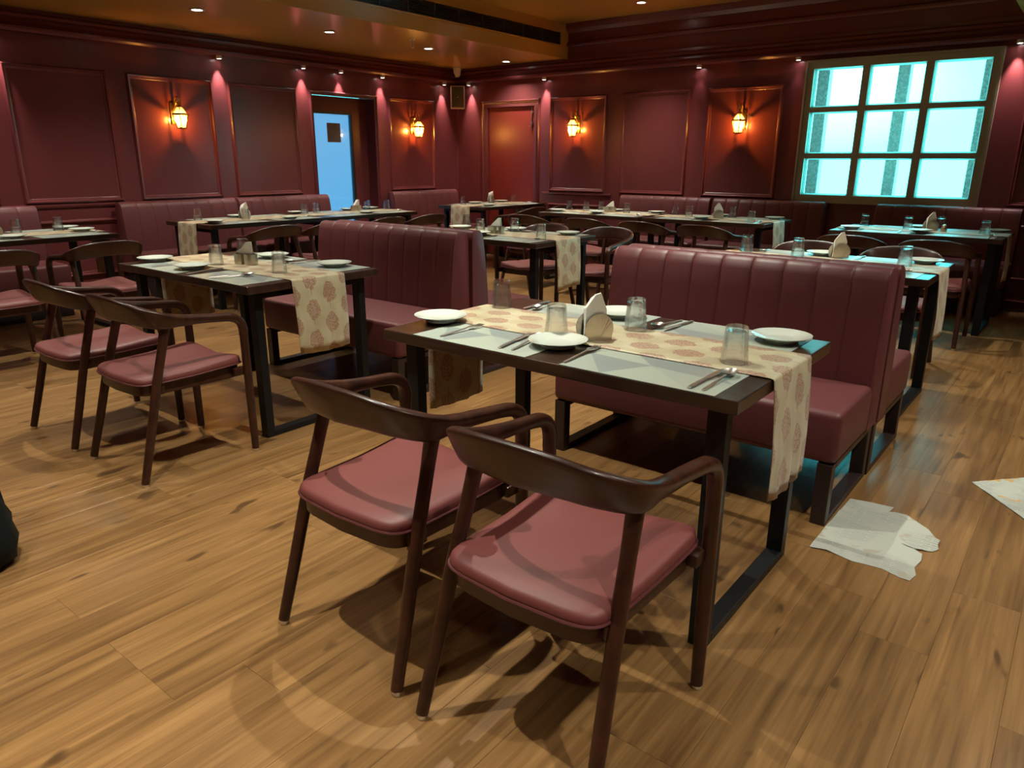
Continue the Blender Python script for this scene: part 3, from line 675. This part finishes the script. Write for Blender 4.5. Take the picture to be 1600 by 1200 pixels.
# ------------------------------------------------------------------ benches
def bench_meshes(L, nch, plinth):
    M = {}; h = L / 2
    # seat cushion: rounded block with a soft crown
    bm = bmesh.new(); bmesh.ops.create_cube(bm, size=1)
    for v in bm.verts: v.co = Vector((v.co.x * (L - .004), -.375 + v.co.y * .47, .352 + v.co.z * .204))
    bmesh.ops.bevel(bm, geom=bm.edges[:], offset=.028, segments=4, profile=.5, affect='EDGES'); bm.verts.index_update()
    mb = MB().add([v.co[:] for v in bm.verts], [[v.index for v in f.verts] for f in bm.faces]); bm.free()
    M['seat'] = mb.mesh('seat', 'leather', True, 50)
    prof = [(-.150, .252), (-.158, .36), (-.160, .47), (-.150, .62), (-.132, .78), (-.118, .872), (-.105, .905), (-.085, .922), (-.055, .926), (-.025, .922), (-.010, .905), (-.004, .87), (-.002, .6), (-.002, .252)]
    front = [0, .6, .9, 1, 1, 1, .9, .7, .5, .25, 0, 0, 0, 0]
    xs = []
    for c in range(nch):
        for f, g in ((0, 1), (.025, .55), (.07, .22), (.25, .05), (.5, 0), (.75, .05), (.93, .22), (.975, .55)): xs.append((-h + .012 + (L - .024) * (c + f) / nch, g if not (c == 0 and f == 0) else .2))
    xs.append((h - .012, .2))
    secs = [[(-h + .002, y + (.012 if front[k] else 0), z - (.012 if z > .88 else 0)) for k, (y, z) in enumerate(prof)]]
    for x, g in xs: secs.append([(x, y + .0065 * g * front[k], z - (.004 * g if z > .9 else 0)) for k, (y, z) in enumerate(prof)])
    secs.append([(h - .002, y + (.012 if front[k] else 0), z - (.012 if z > .88 else 0)) for k, (y, z) in enumerate(prof)])
    M['backrest'] = MB().loft(secs).mesh('backrest', 'leather', True, 60)
    if plinth:
        M['plinth'] = MB().box(-h + .02, h - .02, -.57, -.005, .002, .249, .004).mesh('plinth', 'plinth')
    else:
        M['leg_frame'] = MB().box(-.028, .028, -.605, -.555, 0, .249, .003).box(-.028, .028, -.055, -.005, 0, .249, .003).box(-.028, .028, -.555, -.055, 0, .028, .003).box(-.028, .028, -.555, -.055, .222, .249, .003).mesh('leg_frame', 'bench_frame')
    return M
BCACHE = {}
def bench(x, y, rz, L, nch, plinth, label, group):
    key = (round(L, 3), nch, plinth)
    if key not in BCACHE: BCACHE[key] = bench_meshes(L, nch, plinth)
    M = BCACHE[key]
    t = thing('booth_bench', (x, y, 0), rz, label, 'bench', group)
    obj('seat', M['seat'], t); obj('backrest', M['backrest'], t)
    if plinth: obj('plinth', M['plinth'], t)
    else:
        for s in (-1, 1): obj('leg_frame', M['leg_frame'], t, (s * (L / 2 - .04), 0, 0))
    return t
B_ = 'maroon leather bench with channelled back, '
bench(-1.23, 3.297, 0, 1.28, 9, False, B_ + 'facing the nearest table', 'back-to-back booth benches')
bench(-1.225, 3.303, PI, 1.28, 9, False, B_ + 'turned to the window behind the right booth', 'back-to-back booth benches')
bench(-3.60, 3.327, 0, 1.30, 9, False, B_ + 'facing the middle-left table', 'back-to-back booth benches')
bench(-3.58, 3.333, PI, 1.30, 9, False, B_ + 'turned away behind the left booth', 'back-to-back booth benches')
bench(-4.14, YB - .036, 0, 1.20, 8, True, B_ + 'against the back wall below the middle panel', 'wall benches')
bench(-2.895, YB - .036, 0, 1.25, 8, True, B_ + 'against the back wall just left of the window', 'wall benches')
bench(-1.16, YB - .036, 0, 1.24, 8, True, B_ + 'against the back wall beneath the window', 'wall benches')
bench(XL + .036, 1.98, PI / 2, 1.26, 8, True, B_ + 'cut by the left edge at the left wall', 'wall benches')
bench(XL + .036, 3.945, PI / 2, 1.255, 8, True, B_ + 'at the left wall under the lantern', 'wall benches')
bench(XL + .036, 5.21, PI / 2, 1.245, 8, True, B_ + 'at the left wall ending at the blue door', 'wall benches')
bench(XL + .036, 7.52, PI / 2, 1.28, 8, True, B_ + 'in the corner right of the blue door', 'wall benches')

# ------------------------------------------------------------------ tables and their settings
TW, TD, TH, TT = 1.27, .79, .77, .038
TOP = MB().box(-TW / 2, TW / 2, -TD / 2, TD / 2, TH - TT, TH, .004).mesh('tabletop', 'table_wood')
UF = MB().box(-.027, .027, -.335, -.292, 0, TH - TT - .001, .003).box(-.027, .027, .292, .335, 0, TH - TT - .001, .003).box(-.027, .027, -.292, .292, 0, .03, .003).box(-.027, .027, -.292, .292, TH - TT - .035, TH - TT - .001, .003).mesh('leg_frame', 'black_metal')
def runner_mesh(hl, hr, seed, w=.32):
    rg = random.Random(seed); us = []; e = TW / 2
    path = [(-e - .007 - .010 * math.sin((1 - k / 8) * 2.4), TH - .004 - hl * (1 - k / 8)) for k in range(9)]
    if hl < .05: path = []
    path += [(-e - .004, TH + .0015), (-e + .006, TH + .0036)] + [(-e + .006 + (TW - .012) * k / 20, TH + .0036) for k in range(1, 20)] + [(e - .006, TH + .0036), (e + .004, TH + .0015)]
    if hl < .05: path = path[2:]; path[0] = (-e + .012, TH + .0036)
    if hr < .05: path = path[:-2] + [(e - .012, TH + .0036)]
    else: path += [(e + .007 + .010 * math.sin((k / 8) * 2.4), TH - .004 - hr * (k / 8)) for k in range(9)]
    acc = 0; L_ = [0]
    for p, q in zip(path, path[1:]): acc += math.hypot(q[0] - p[0], q[1] - p[1]); L_.append(acc)
    nv = 13; vs = []; uv = []; ph = rg.random() * 6
    for (x, z), l in zip(path, L_):
        hang = max(0, TH - z) / .38
        for j in range(nv):
            v = (j / (nv - 1) - .5)
            off = hang * .013 * math.sin(v * 11 + ph) * (1 if x > 0 else -1)
            vs.append((x + abs(off) * (1 if x > 0 else -1), v * w * (1 - .03 * hang) + hang * .006 * math.sin(ph * 2), z - hang * .012 * math.sin(v * 3 + ph))); uv.append((l, v * w + .002))
    fs = []
    for i in range(len(path) - 1):
        for j in range(nv - 1): fs.append((i * nv + j, i * nv + j + 1, (i + 1) * nv + j + 1, (i + 1) * nv + j))
    me = bpy.data.meshes.new('table_runner'); me.from_pydata(vs, [], fs); me.materials.append(MATS['runner_cloth'])
    ul = me.uv_layers.new(name='UVMap')
    for lp in me.loops: ul.data[lp.index].uv = uv[lp.vertex_index]
    for p in me.polygons: p.use_smooth = True
    return me
def mat_mesh():
    w, d, t = .47, .285, .0014
    P = [(-w / 2, -d / 2), (w / 2, -d / 2), (w / 2, d / 2), (-w / 2, d / 2), (-.10, -d / 2), (.17, -d / 2), (.06, d / 2), (-.15, d / 2), (w / 2, -.02), (-w / 2, .03), (-.02, .01)]
    top = [(0, 4, 9), (4, 10, 9), (9, 10, 7), (9, 7, 3), (7, 10, 6), (4, 5, 10), (5, 8, 10), (10, 8, 6), (5, 1, 8), (8, 2, 6)]
    idx = [0, 1, 2, 0, 1, 2, 0, 1, 2, 0]
    vs = [(x, y, t) for x, y in P] + [(x, y, 0) for x, y in P[:4]]
    fs = list(top) + [(11, 12, 13, 14)]
    border = [0, 4, 5, 1, 8, 2, 6, 7, 3, 9]; low = {0: 11, 1: 12, 2: 13, 3: 14}
    fs += [(0, 4, 5, 1, 12, 11), (1, 8, 2, 13, 12), (2, 6, 7, 3, 14, 13), (3, 9, 0, 11, 14)]
    return me_from('placemat', vs, fs, ['mat_a', 'mat_b', 'mat_c'], False, idx + [0] * 5)
MAT = mat_mesh()
PLATE = MB().lathe([(0, .006), (.050, .006), (.058, .008), (.078, .0165), (.092, .0215), (.0945, .0230), (.0945, .0245), (.0915, .0240), (.076, .0195), (.056, .0115), (.048, .0100), (0, .0098)], 48)
PLATE.lathe([(.046, .0065), (.050, .0005), (.054, .0005), (.056, .0075)], 48)
PLATE = PLATE.mesh('dinner_plate', 'china', True, 60)
def tumbler_mesh():
    outer = [(.0385, 0), (.0395, .002), (.0390, .010), (.0378, .030), (.0372, .038), (.0366, .044), (.0352, .060), (.0338, .080), (.0328, .098), (.0318, .105), (.0290, .1085), (0, .1085)]
    inner = [(0, .094), (.0255, .094), (.0285, .090), (.0300, .075), (.0325, .050), (.0345, .030), (.0365, .008), (.0372, .001), (.0385, 0)]
    fc = [0, 0, 0, 0, 0, 10, 10, 10, 10, 10, 0, 0]
    # one closed skin: up the outside, over the base, back down the cavity
    return MB().lathe(outer, 20, facet=fc).lathe(inner, 20).mesh('tumbler', 'tumbler_glass', True, 12, True)
TUMB = tumbler_mesh()
def cutlery_meshes():
    M = {}
    def strip(prof):   # prof: (y, halfwidth, z, thickness) along +y
        secs = [[(-w, y, z), (-w * .6, y, z + t), (w * .6, y, z + t), (w, y, z), (w * .6, y, z - t * .4), (-w * .6, y, z - t * .4)] for y, w, z, t in prof]
        return MB().loft(secs)
    h = [(0, .004, .002, .0018), (.012, .0062, .002, .002), (.05, .0056, .003, .002), (.10, .0036, .005, .002), (.135, .0032, .0065, .002)]
    k = strip([(0, .006, .003, .003), (.02, .0075, .003, .0034), (.085, .0065, .0035, .0032), (.095, .0055, .004, .0026)])
    M['table_knife'] = [('handle', k.mesh('handle', 'steel', True)), ('blade', strip([(.094, .005, .004, .0018), (.11, .0085, .004, .0012), (.17, .0090, .004, .0010), (.195, .0075, .004, .0009), (.207, .002, .004, .0006)]).mesh('blade', 'steel', True))]
    sp = MB(); vs = []; fs = []; n = 20; rings = [0.0, .35, .65, .88, 1.0]
    for q in rings:
        for i in range(n):
            a = 2 * PI * i / n; x = .0205 * q * math.cos(a); y = .168 + .030 * q * math.sin(a); vs.append((x, y, .0015 + .010 * q * q))
    for i in range(len(rings) - 1):
        for j in range(n): fs.append((i * n + j, i * n + (j + 1) % n, (i + 1) * n + (j + 1) % n, (i + 1) * n + j))
    sp.add(vs, fs); o = len(vs)
    sp.add([(x * 1.0, y, z + .0012) for x, y, z in vs], fs)
    bowl = sp.mesh('bowl', 'steel', True, 80)
    M['table_spoon'] = [('handle', strip(h + [(.142, .005, .009, .002)]).mesh('handle', 'steel', True)), ('bowl', bowl)]
    tn = MB()
    for x in (-.0105, -.0035, .0035, .0105): tn.tube([(x * .9, .160, .006), (x, .178, .004), (x, .205, .006)], [.0022, .0021, .0012], 6)
    tn.loft([[(-w, y, z), (w, y, z), (w, y, z + .002), (-w, y, z + .002)] for y, w, z in ((.134, .0034, .0065), (.145, .009, .006), (.155, .0125, .0055), (.163, .0130, .0055))])
    M['table_fork'] = [('handle', strip(h).mesh('handle', 'steel', True)), ('tines', tn.mesh('tines', 'steel', True))]
    return M
CUT = cutlery_meshes()
def holder_meshes():
    M = {}
    def fan(y):   # scalloped fan-shaped plate
        n = 18; pts = [(-.046, 0), (.046, 0)] + [(.052 * math.cos(PI * k / n), .034 + .052 * math.sin(PI * k / n)) for k in range(n + 1)]
        front = [(x, y - .0012, z + .001) for x, z in pts]; back = [(x, y + .0012, z + .001) for x, z in pts]; m_ = len(pts)
        mb = MB().add(front + back, [tuple(range(m_)), tuple(range(2 * m_ - 1, m_ - 1, -1))] + [(i, (i + 1) % m_, m_ + (i + 1) % m_, m_ + i) for i in range(m_)])
        for k in range(1, 12):
            a = PI * k / 12; mb.tube([(.006 * math.cos(a), y, .012), (.049 * math.cos(a), y, .032 + .049 * math.sin(a))], [.0014, .0026], 5)
        return mb.mesh('fan_plate', 'holder_steel', True, 40)
    M['fan'] = [fan(-.031), fan(.031)]
    M['base'] = MB().box(-.046, .046, -.033, .033, 0, .003, .001).mesh('base', 'holder_steel')
    def ribbed(cx):
        n = 36; vs = []; fs = []
        for r_, z in ((.0, 0), (.030, 0), (.030, .058), (.028, .058), (.028, .004), (0, .004)):
            for k in range(n):
                a = 2 * PI * k / n; q = r_ * (1 + (.07 if k % 4 < 2 else 0)); sx = 1 / max(abs(math.cos(a)), abs(math.sin(a))) ** .5
                vs.append((cx + q * sx * math.cos(a), q * sx * math.sin(a), z))
        for i in range(5):
            for k in range(n): j = (k + 1) % n; fs.append((i * n + k, i * n + j, (i + 1) * n + j, (i + 1) * n + k))
        return MB().add(vs, fs).mesh('ribbed_cup', 'holder_steel', True, 30)
    M['cups'] = [ribbed(-.037), ribbed(.037)]
    def sheet(h, w, lean, kind):
        if kind == 'tall':
            P = [(-w / 2, 0), (w / 2, 0), (w / 2, h * .62), (w * .15, h), (-w * .1, h * .97), (-w / 2, h * .7)]
        else:
            P = [(-w / 2, 0), (w / 2, 0), (w / 2, h * .15), (w * .42, h), (w * .3, h)]
        t = .0035; n = len(P)
        f = [(x, lean * z / h - t, z) for x, z in P]; b = [(x, lean * z / h + t, z) for x, z in P]
        return MB().add(f + b, [tuple(range(n)), tuple(range(2 * n - 1, n - 1, -1))] + [(i, (i + 1) % n, n + (i + 1) % n, n + i) for i in range(n)]).mesh('paper_napkin', 'napkin')
    M['tall'] = [sheet(.150 - .007 * k, .074, (-.016, -.005, .006, .016)[k], 'tall') for k in range(4)]
    M['tri'] = [sheet(.062, .095, (-.004, 0, .004)[k], 'tri') for k in range(3)]
    return M
HM = holder_meshes()

def rank_labels(items, fmt, table):
    """items: list of (world point, callback(label)); label by order from left in the picture"""
    items = sorted(items, key=lambda it: pix(it[0])[0]); n = len(items)
    words = ['leftmost', 'second from left', 'third from left', 'fourth from left', 'fifth from left', 'sixth from left', 'seventh from left', 'eighth from left']
    for k, (p, cb) in enumerate(items):
        w = '' if n == 1 else (', rightmost' if k == n - 1 else ', ' + words[k])
        cb(fmt % table + w)

CUT_FULL = [('table_fork', -.392, -.363, -.03), ('table_knife', -.142, -.362, .16), ('table_spoon', -.096, -.356, .18), ('table_fork', .107, -.372, .05), ('table_knife', .497, -.375, -.04), ('table_spoon', .533, -.373, -.01),
            ('table_spoon', -.435, .375, PI + .1), ('table_knife', -.475, .370, PI + .12), ('table_spoon', .115, .380, PI - .08), ('table_knife', .155, .384, PI - .05)]
CUT_T2 = [('table_knife', -.31, -.362, .1), ('table_fork', .06, -.372, .05), ('table_knife', .27, -.375, -.3), ('table_spoon', .31, -.373, -.3), ('table_spoon', .115, .380, PI - .08), ('table_knife', .155, .384, PI - .05)]
CUT_SOME = [('table_knife', -.142, -.362, .1), ('table_fork', .107, -.372, .05), ('table_spoon', .50, -.373, -.03), ('table_spoon', -.435, .375, PI + .1), ('table_knife', .155, .384, PI - .05)]
CUT_FEW = [('table_knife', -.10, -.362, .1), ('table_spoon', .53, -.373, -.03)]
def table(cx, cy, rz, phrase, plates, glasses, hold, cut, kind='fan', mats=None, hang=(.36, .36), seed=1, group=None, cloth=None):
    rot = Matrix.Rotation(rz, 4, 'Z'); base = Matrix.Translation((cx, cy, 0)) @ rot
    wp = lambda x, y, z=TH: base @ Vector((x, y, z))
    t = thing('dining_table', (cx, cy, 0), rz, 'dark wood table on black metal frames, ' + phrase.replace('the ', '', 1), 'table', 'restaurant tables')
    obj('tabletop', TOP, t)
    for s in (-1, 1): obj('leg_frame', UF, t, (s * .562, 0, 0))
    it = []
    for x, y in (mats or ((-.255, -.2505), (.338, -.2505), (-.21, .2505), (.34, .2505))):
        p = wp(x, y, TH + .0003); o = obj('placemat', MAT, None, p, rz + (PI if y > 0 else 0), None, 'placemat', 'grey-green placemats'); it.append((p, lambda s, o=o: tag(o, s)))
    rank_labels(it, 'grey-green faceted placemat on %s', phrase)
    rn = obj('table_runner', runner_mesh(hang[0], hang[1], seed), None, (cx, cy, 0), rz, 'cream runner with rust-red trees across ' + phrase, 'runner', 'patterned table runners')
    sm = rn.modifiers.new('thickness', 'SOLIDIFY'); sm.thickness = .0022; sm.offset = 0
    rn.location.z = .0006 + (0 if not cloth else cloth)
    def topz(x, y):
        z = TH + .0052 if abs(y) < .16 else TH + .0018
        return z
    def plate_z(x, y):
        return TH + .0052 if abs(y) - .05 < .16 else TH + .0018
    it = []
    for x, y in plates:
        p = wp(x, y, plate_z(x, y)); o = obj('dinner_plate', PLATE, None, p, 0, None, 'plate', 'white plates'); it.append((p, lambda s, o=o: tag(o, s)))
    rank_labels(it, 'round white plate on %s', phrase)
    it = []
    for x, y in glasses:
        p = wp(x, y, TH + .0055 if abs(y) - .04 < .16 else TH + .0019); o = obj('glass_tumbler', TUMB, None, p, random.random() * 3, None, 'glass', 'upturned tumblers'); it.append((p, lambda s, o=o: tag(o, s)))
    rank_labels(it, 'upside-down clear tumbler on %s', phrase)
    if hold:
        hx, hy, hr = hold
        p = wp(hx, hy, TH + .0053)
        if kind == 'fan':
            h = thing('napkin_holder', p, rz + hr, 'fan-shaped steel napkin holder on ' + phrase, 'napkin holder', 'napkin holders')
            obj('base', HM['base'], h); [obj('fan_plate', m_, h) for m_ in HM['fan']]
            ns = [(HM['tall'][k], -.0132 + .0088 * k, .004, (k - 1.5) * .006) for k in range(4)]
        else:
            h = thing('napkin_holder', p, rz + hr, 'ribbed steel twin-cup caddy on ' + phrase, 'napkin holder', 'napkin holders')
            [obj('ribbed_cup', m_, h) for m_ in HM['cups']]
            ns = [(HM['tri'][k], -.009 + .0085 * k, .060, 0) for k in range(3)]
        it = []
        for m_, dy, dz, dx in ns:
            q = p + Matrix.Rotation(rz + hr, 3, 'Z') @ Vector((dx, dy, dz)); o = obj('paper_napkin', m_, None, q, rz + hr, None, 'napkin', 'folded napkins in holders'); it.append((q, lambda s, o=o: tag(o, s)))
        rank_labels(it, 'white napkin on %s', phrase)
    for kd, nm in (('table_knife', 'steel knife on %s'), ('table_spoon', 'steel spoon on %s'), ('table_fork', 'steel fork on %s')):
        it = []
        for c in cut:
            if c[0] != kd: continue
            p = wp(c[1], c[2], TH + .0019 + (.0 if abs(c[2]) > .2 else .003)); o = thing(kd, p, rz + c[3], None, 'cutlery', 'steel cutlery')
            o.rotation_euler.x = .022
            for nn, m_ in CUT[kd]: obj(nn, m_, o)
            it.append((p, lambda s, o=o: tag(o, s)))
        if it: rank_labels(it, nm, phrase)
    return t
table(-1.24, 2.055, 0, 'the nearest table', [(-.555, -.19), (-.02, -.22), (-.10, .30), (.506, .29)], [(-.545, .148), (-.093, -.125), (.06, .13), (.493, -.07)], (.02, -.07, 1.05), CUT_FULL, 'fan', seed=3)
table(-3.635, 2.245, 0, 'the middle-left table', [(-.55, -.225), (-.10, -.25), (-.17, .29), (.40, .29)], [(-.129, -.095), (-.30, .18), (.391, -.052)], (-.015, .015, .2), CUT_T2, 'cups', seed=8)
table(-3.705, 4.565, 0, 'the centre table', [(-.53, .10), (-.064, -.2), (-.082, .29), (.45, .28)], [(-.58, .24), (-.18, -.044), (0, .17), (.501, -.15)], (-.017, -.045, .1), CUT_SOME, 'cups', seed=5)
table(-6.42, 2.015, PI / 2, 'the far-left table', [(.52, .29), (.50, -.06), (-.05, -.24)], [(.12, .18), (.40, .12)], (-.08, .02, 0), CUT_FEW, 'fan', seed=6)
table(-6.525, 4.125, PI / 2, 'the near half of the long left-wall table', [(-.479, -.198), (.048, .29), (.282, -.27)], [(-.43, .18), (-.087, -.075)], (0, .077, .3), CUT_FEW, 'fan', hang=(.36, .02), seed=9)
table(-6.525, 5.398, PI / 2, 'the far half of the long left-wall table', [(-.52, .29), (.188, .29), (.52, .28), (0, -.25)], [(-.50, .17), (-.34, .17), (.42, .22), (.56, .04)], (.18, .13, .2), CUT_FEW, 'cups', hang=(.02, .36), seed=10)
table(-6.38, 7.68, PI / 2, 'the corner table', [(-.12, .2), (.43, .2), (-.35, -.23)], [(-.33, .23), (.12, .12), (.52, .06)], (.2, .2, .4), CUT_FEW, 'fan', seed=11)
table(-4.38, 7.25, 0, 'the left half of the long back-wall table', [(-.51, -.2), (.02, -.2), (-.02, .28), (.50, .28)], [(-.55, .10), (-.28, .05), (-.15, .17), (.25, .05)], (.05, .02, .3), CUT_FEW, 'cups', hang=(.36, .02), seed=12)
table(-3.06, 7.25, 0, 'the right half of the long back-wall table', [(-.07, -.2), (-.07, .28), (.50, .28)], [(-.53, .15), (-.3, 0), (.09, .20), (.47, -.28)], (.03, -.02, .5), CUT_FEW, 'fan', hang=(.02, .36), seed=13)
table(-1.235, 4.505, 0, 'the table behind the right booth', [(.50, .28), (-.07, .28)], [(.433, .06), (-.50, .13), (-.174, .12)], (.046, .2, .7), CUT_SOME, 'fan', seed=14)
table(-1.165, 7.08, 0, 'the window table', [(-.5, -.2), (.035, -.2), (-.05, .28), (.53, .27)], [(-.49, .2), (-.115, .09), (.11, .25), (.47, -.04)], (.06, .08, .7), CUT_FEW, 'fan', seed=15)
pot = obj('steel_pot', MB().lathe([(0, 0), (.020, 0), (.024, .012), (.022, .030), (.017, .040), (.019, .046), (.010, .056), (0, .058)], 18).mesh('steel_pot', 'holder_steel', True), None, (-1.165 + .17, 7.08 + .03, TH + .0055), 0, 'small round steel pot beside the napkins on the window table', 'pot')

# ------------------------------------------------------------------ papers and the bag on the floor
def sheet_paper(name, outline, mat, label, cat, seed, grid=.018, amp=.004, ang=0.0):
    rg = random.Random(seed)
    xs = [p[0] for p in outline]; ys = [p[1] for p in outline]
    def inside(x, y):
        c = False; n = len(outline)
        for i in range(n):
            (xa, ya), (xb, yb) = outline[i], outline[(i + 1) % n]
            if (ya > y) != (yb > y) and x < (xb - xa) * (y - ya) / (yb - ya) + xa: c = not c
        return c
    bm = bmesh.new(); bv = [bm.verts.new((x, y, 0)) for x, y in outline]; bm.faces.new(bv)
    x = min(xs) + grid
    while x < max(xs):
        bmesh.ops.bisect_plane(bm, geom=bm.verts[:] + bm.edges[:] + bm.faces[:], plane_co=(x, 0, 0), plane_no=(1, 0, 0)); x += grid
    y = min(ys) + grid
    while y < max(ys):
        bmesh.ops.bisect_plane(bm, geom=bm.verts[:] + bm.edges[:] + bm.faces[:], plane_co=(0, y, 0), plane_no=(0, 1, 0)); y += grid
    p1, p2, p3 = rg.random() * 6, rg.random() * 6, rg.random() * 6
    for v in bm.verts:
        X, Y = v.co.x, v.co.y
        h = .5 + .5 * math.sin(X * 17 + Y * 9 + p1); h2 = .5 + .5 * math.sin(Y * 31 - X * 12 + p2); h3 = .5 + .5 * math.sin((X + Y) * 47 + p3)
        v.co.z = .0012 + amp * (h * .5 + h2 * .3 + h3 * .2) ** 2
        for cx, cy, s, a in CRUMPLE.get(name + str(seed), ()):
            v.co.z += a * math.exp(-((X - cx) ** 2 + (Y - cy) ** 2) / (s * s)) * (.6 + .4 * math.sin(X * 120) * math.sin(Y * 140))
        fl = FOLD.get(seed)
        if fl: v.co.z += .008 * math.exp(-abs(Y - (fl[0] + fl[1] * X)) / .012)
    bm.verts.index_update()
    me = bpy.data.meshes.new(name); bm.to_mesh(me); bm.free(); me.materials.append(MATS[mat])
    ul = me.uv_layers.new(name='UVMap'); ca, sa = math.cos(ang), math.sin(ang)
    for lp in me.loops:
        c = me.vertices[lp.vertex_index].co; ul.data[lp.index].uv = (c.x * ca - c.y * sa, c.x * sa + c.y * ca)
    o = obj(name, me, None, (0, 0, 0), 0, label, cat, 'newspaper sheets on the floor')
    s_ = o.modifiers.new('thickness', 'SOLIDIFY'); s_.thickness = .0008; s_.offset = 1
    return o
CRUMPLE = {'newspaper_sheet21': ((-.25, 2.80, .035, .018), (-.41, 2.95, .03, .010), (-.29, 2.70, .03, .010))}
FOLD = {21: (2.80, -.09)}
sheet_paper('newspaper_sheet', [(-.598, 2.498), (-.597, 2.70), (-.588, 3.01), (-.50, 3.025), (-.428, 3.03), (-.433, 2.975), (-.405, 2.985), (-.375, 2.99), (-.33, 2.955), (-.285, 2.915), (-.255, 2.86), (-.232, 2.83), (-.236, 2.79), (-.228, 2.765), (-.245, 2.735), (-.290, 2.718), (-.345, 2.735), (-.300, 2.705), (-.268, 2.688), (-.262, 2.64), (-.272, 2.58), (-.258, 2.53), (-.268, 2.478), (-.30, 2.482), (-.36, 2.505), (-.45, 2.492), (-.54, 2.512)],
            'newsprint', 'torn grey newspaper page lying in front of the right booth leg', 'newspaper', 21)
sheet_paper('newspaper_sheet', [(-.218, 3.51), (-.06, 3.31), (.03, 3.19), (.26, 3.42), (.12, 3.70), (-.02, 3.73), (-.13, 3.615)], 'newsprint_colour', 'colour newspaper page cut by the right edge of the picture', 'newspaper', 22, ang=.6)

def bag():
    vs = []; fs = []; n = 40; prof = [(.0, .60), (.10, .58), (.19, .52), (.235, .42), (.27, .30), (.295, .18), (.30, .09), (.285, .03), (.26, .004), (.0, .004)]
    for i, (z, r) in enumerate([(b, a) for a, b in prof]):
        for k in range(n):
            a = 2 * PI * k / n; q = r * (1 + .05 * math.sin(3 * a + z * 9) + .03 * math.sin(7 * a - z * 25) + .02 * math.sin(13 * a + z * 40))
            vs.append((q * math.cos(a), q * math.sin(a) * .8, max(.003, z * .78 + (.01 * math.sin(4 * a) if 0.05 < z < .5 else 0))))
    for i in range(len(prof) - 1):
        for k in range(n): j = (k + 1) % n; fs.append((i * n + k, i * n + j, (i + 1) * n + j, (i + 1) * n + k))
    t = thing('cloth_bag', (-2.93, .50, 0), .3, 'slumped black cloth bag cut by the left edge on the floor', 'bag')
    obj('body', me_from('body', vs, fs, 'bag_cloth', True), t)
    obj('strap', MB().tube(catmull([(-.10, -.1, .40), (-.06, -.18, .50), (.04, -.16, .52), (.10, -.08, .42)], 5), .012, 8).mesh('strap', 'bag_cloth', True), t)
bag()
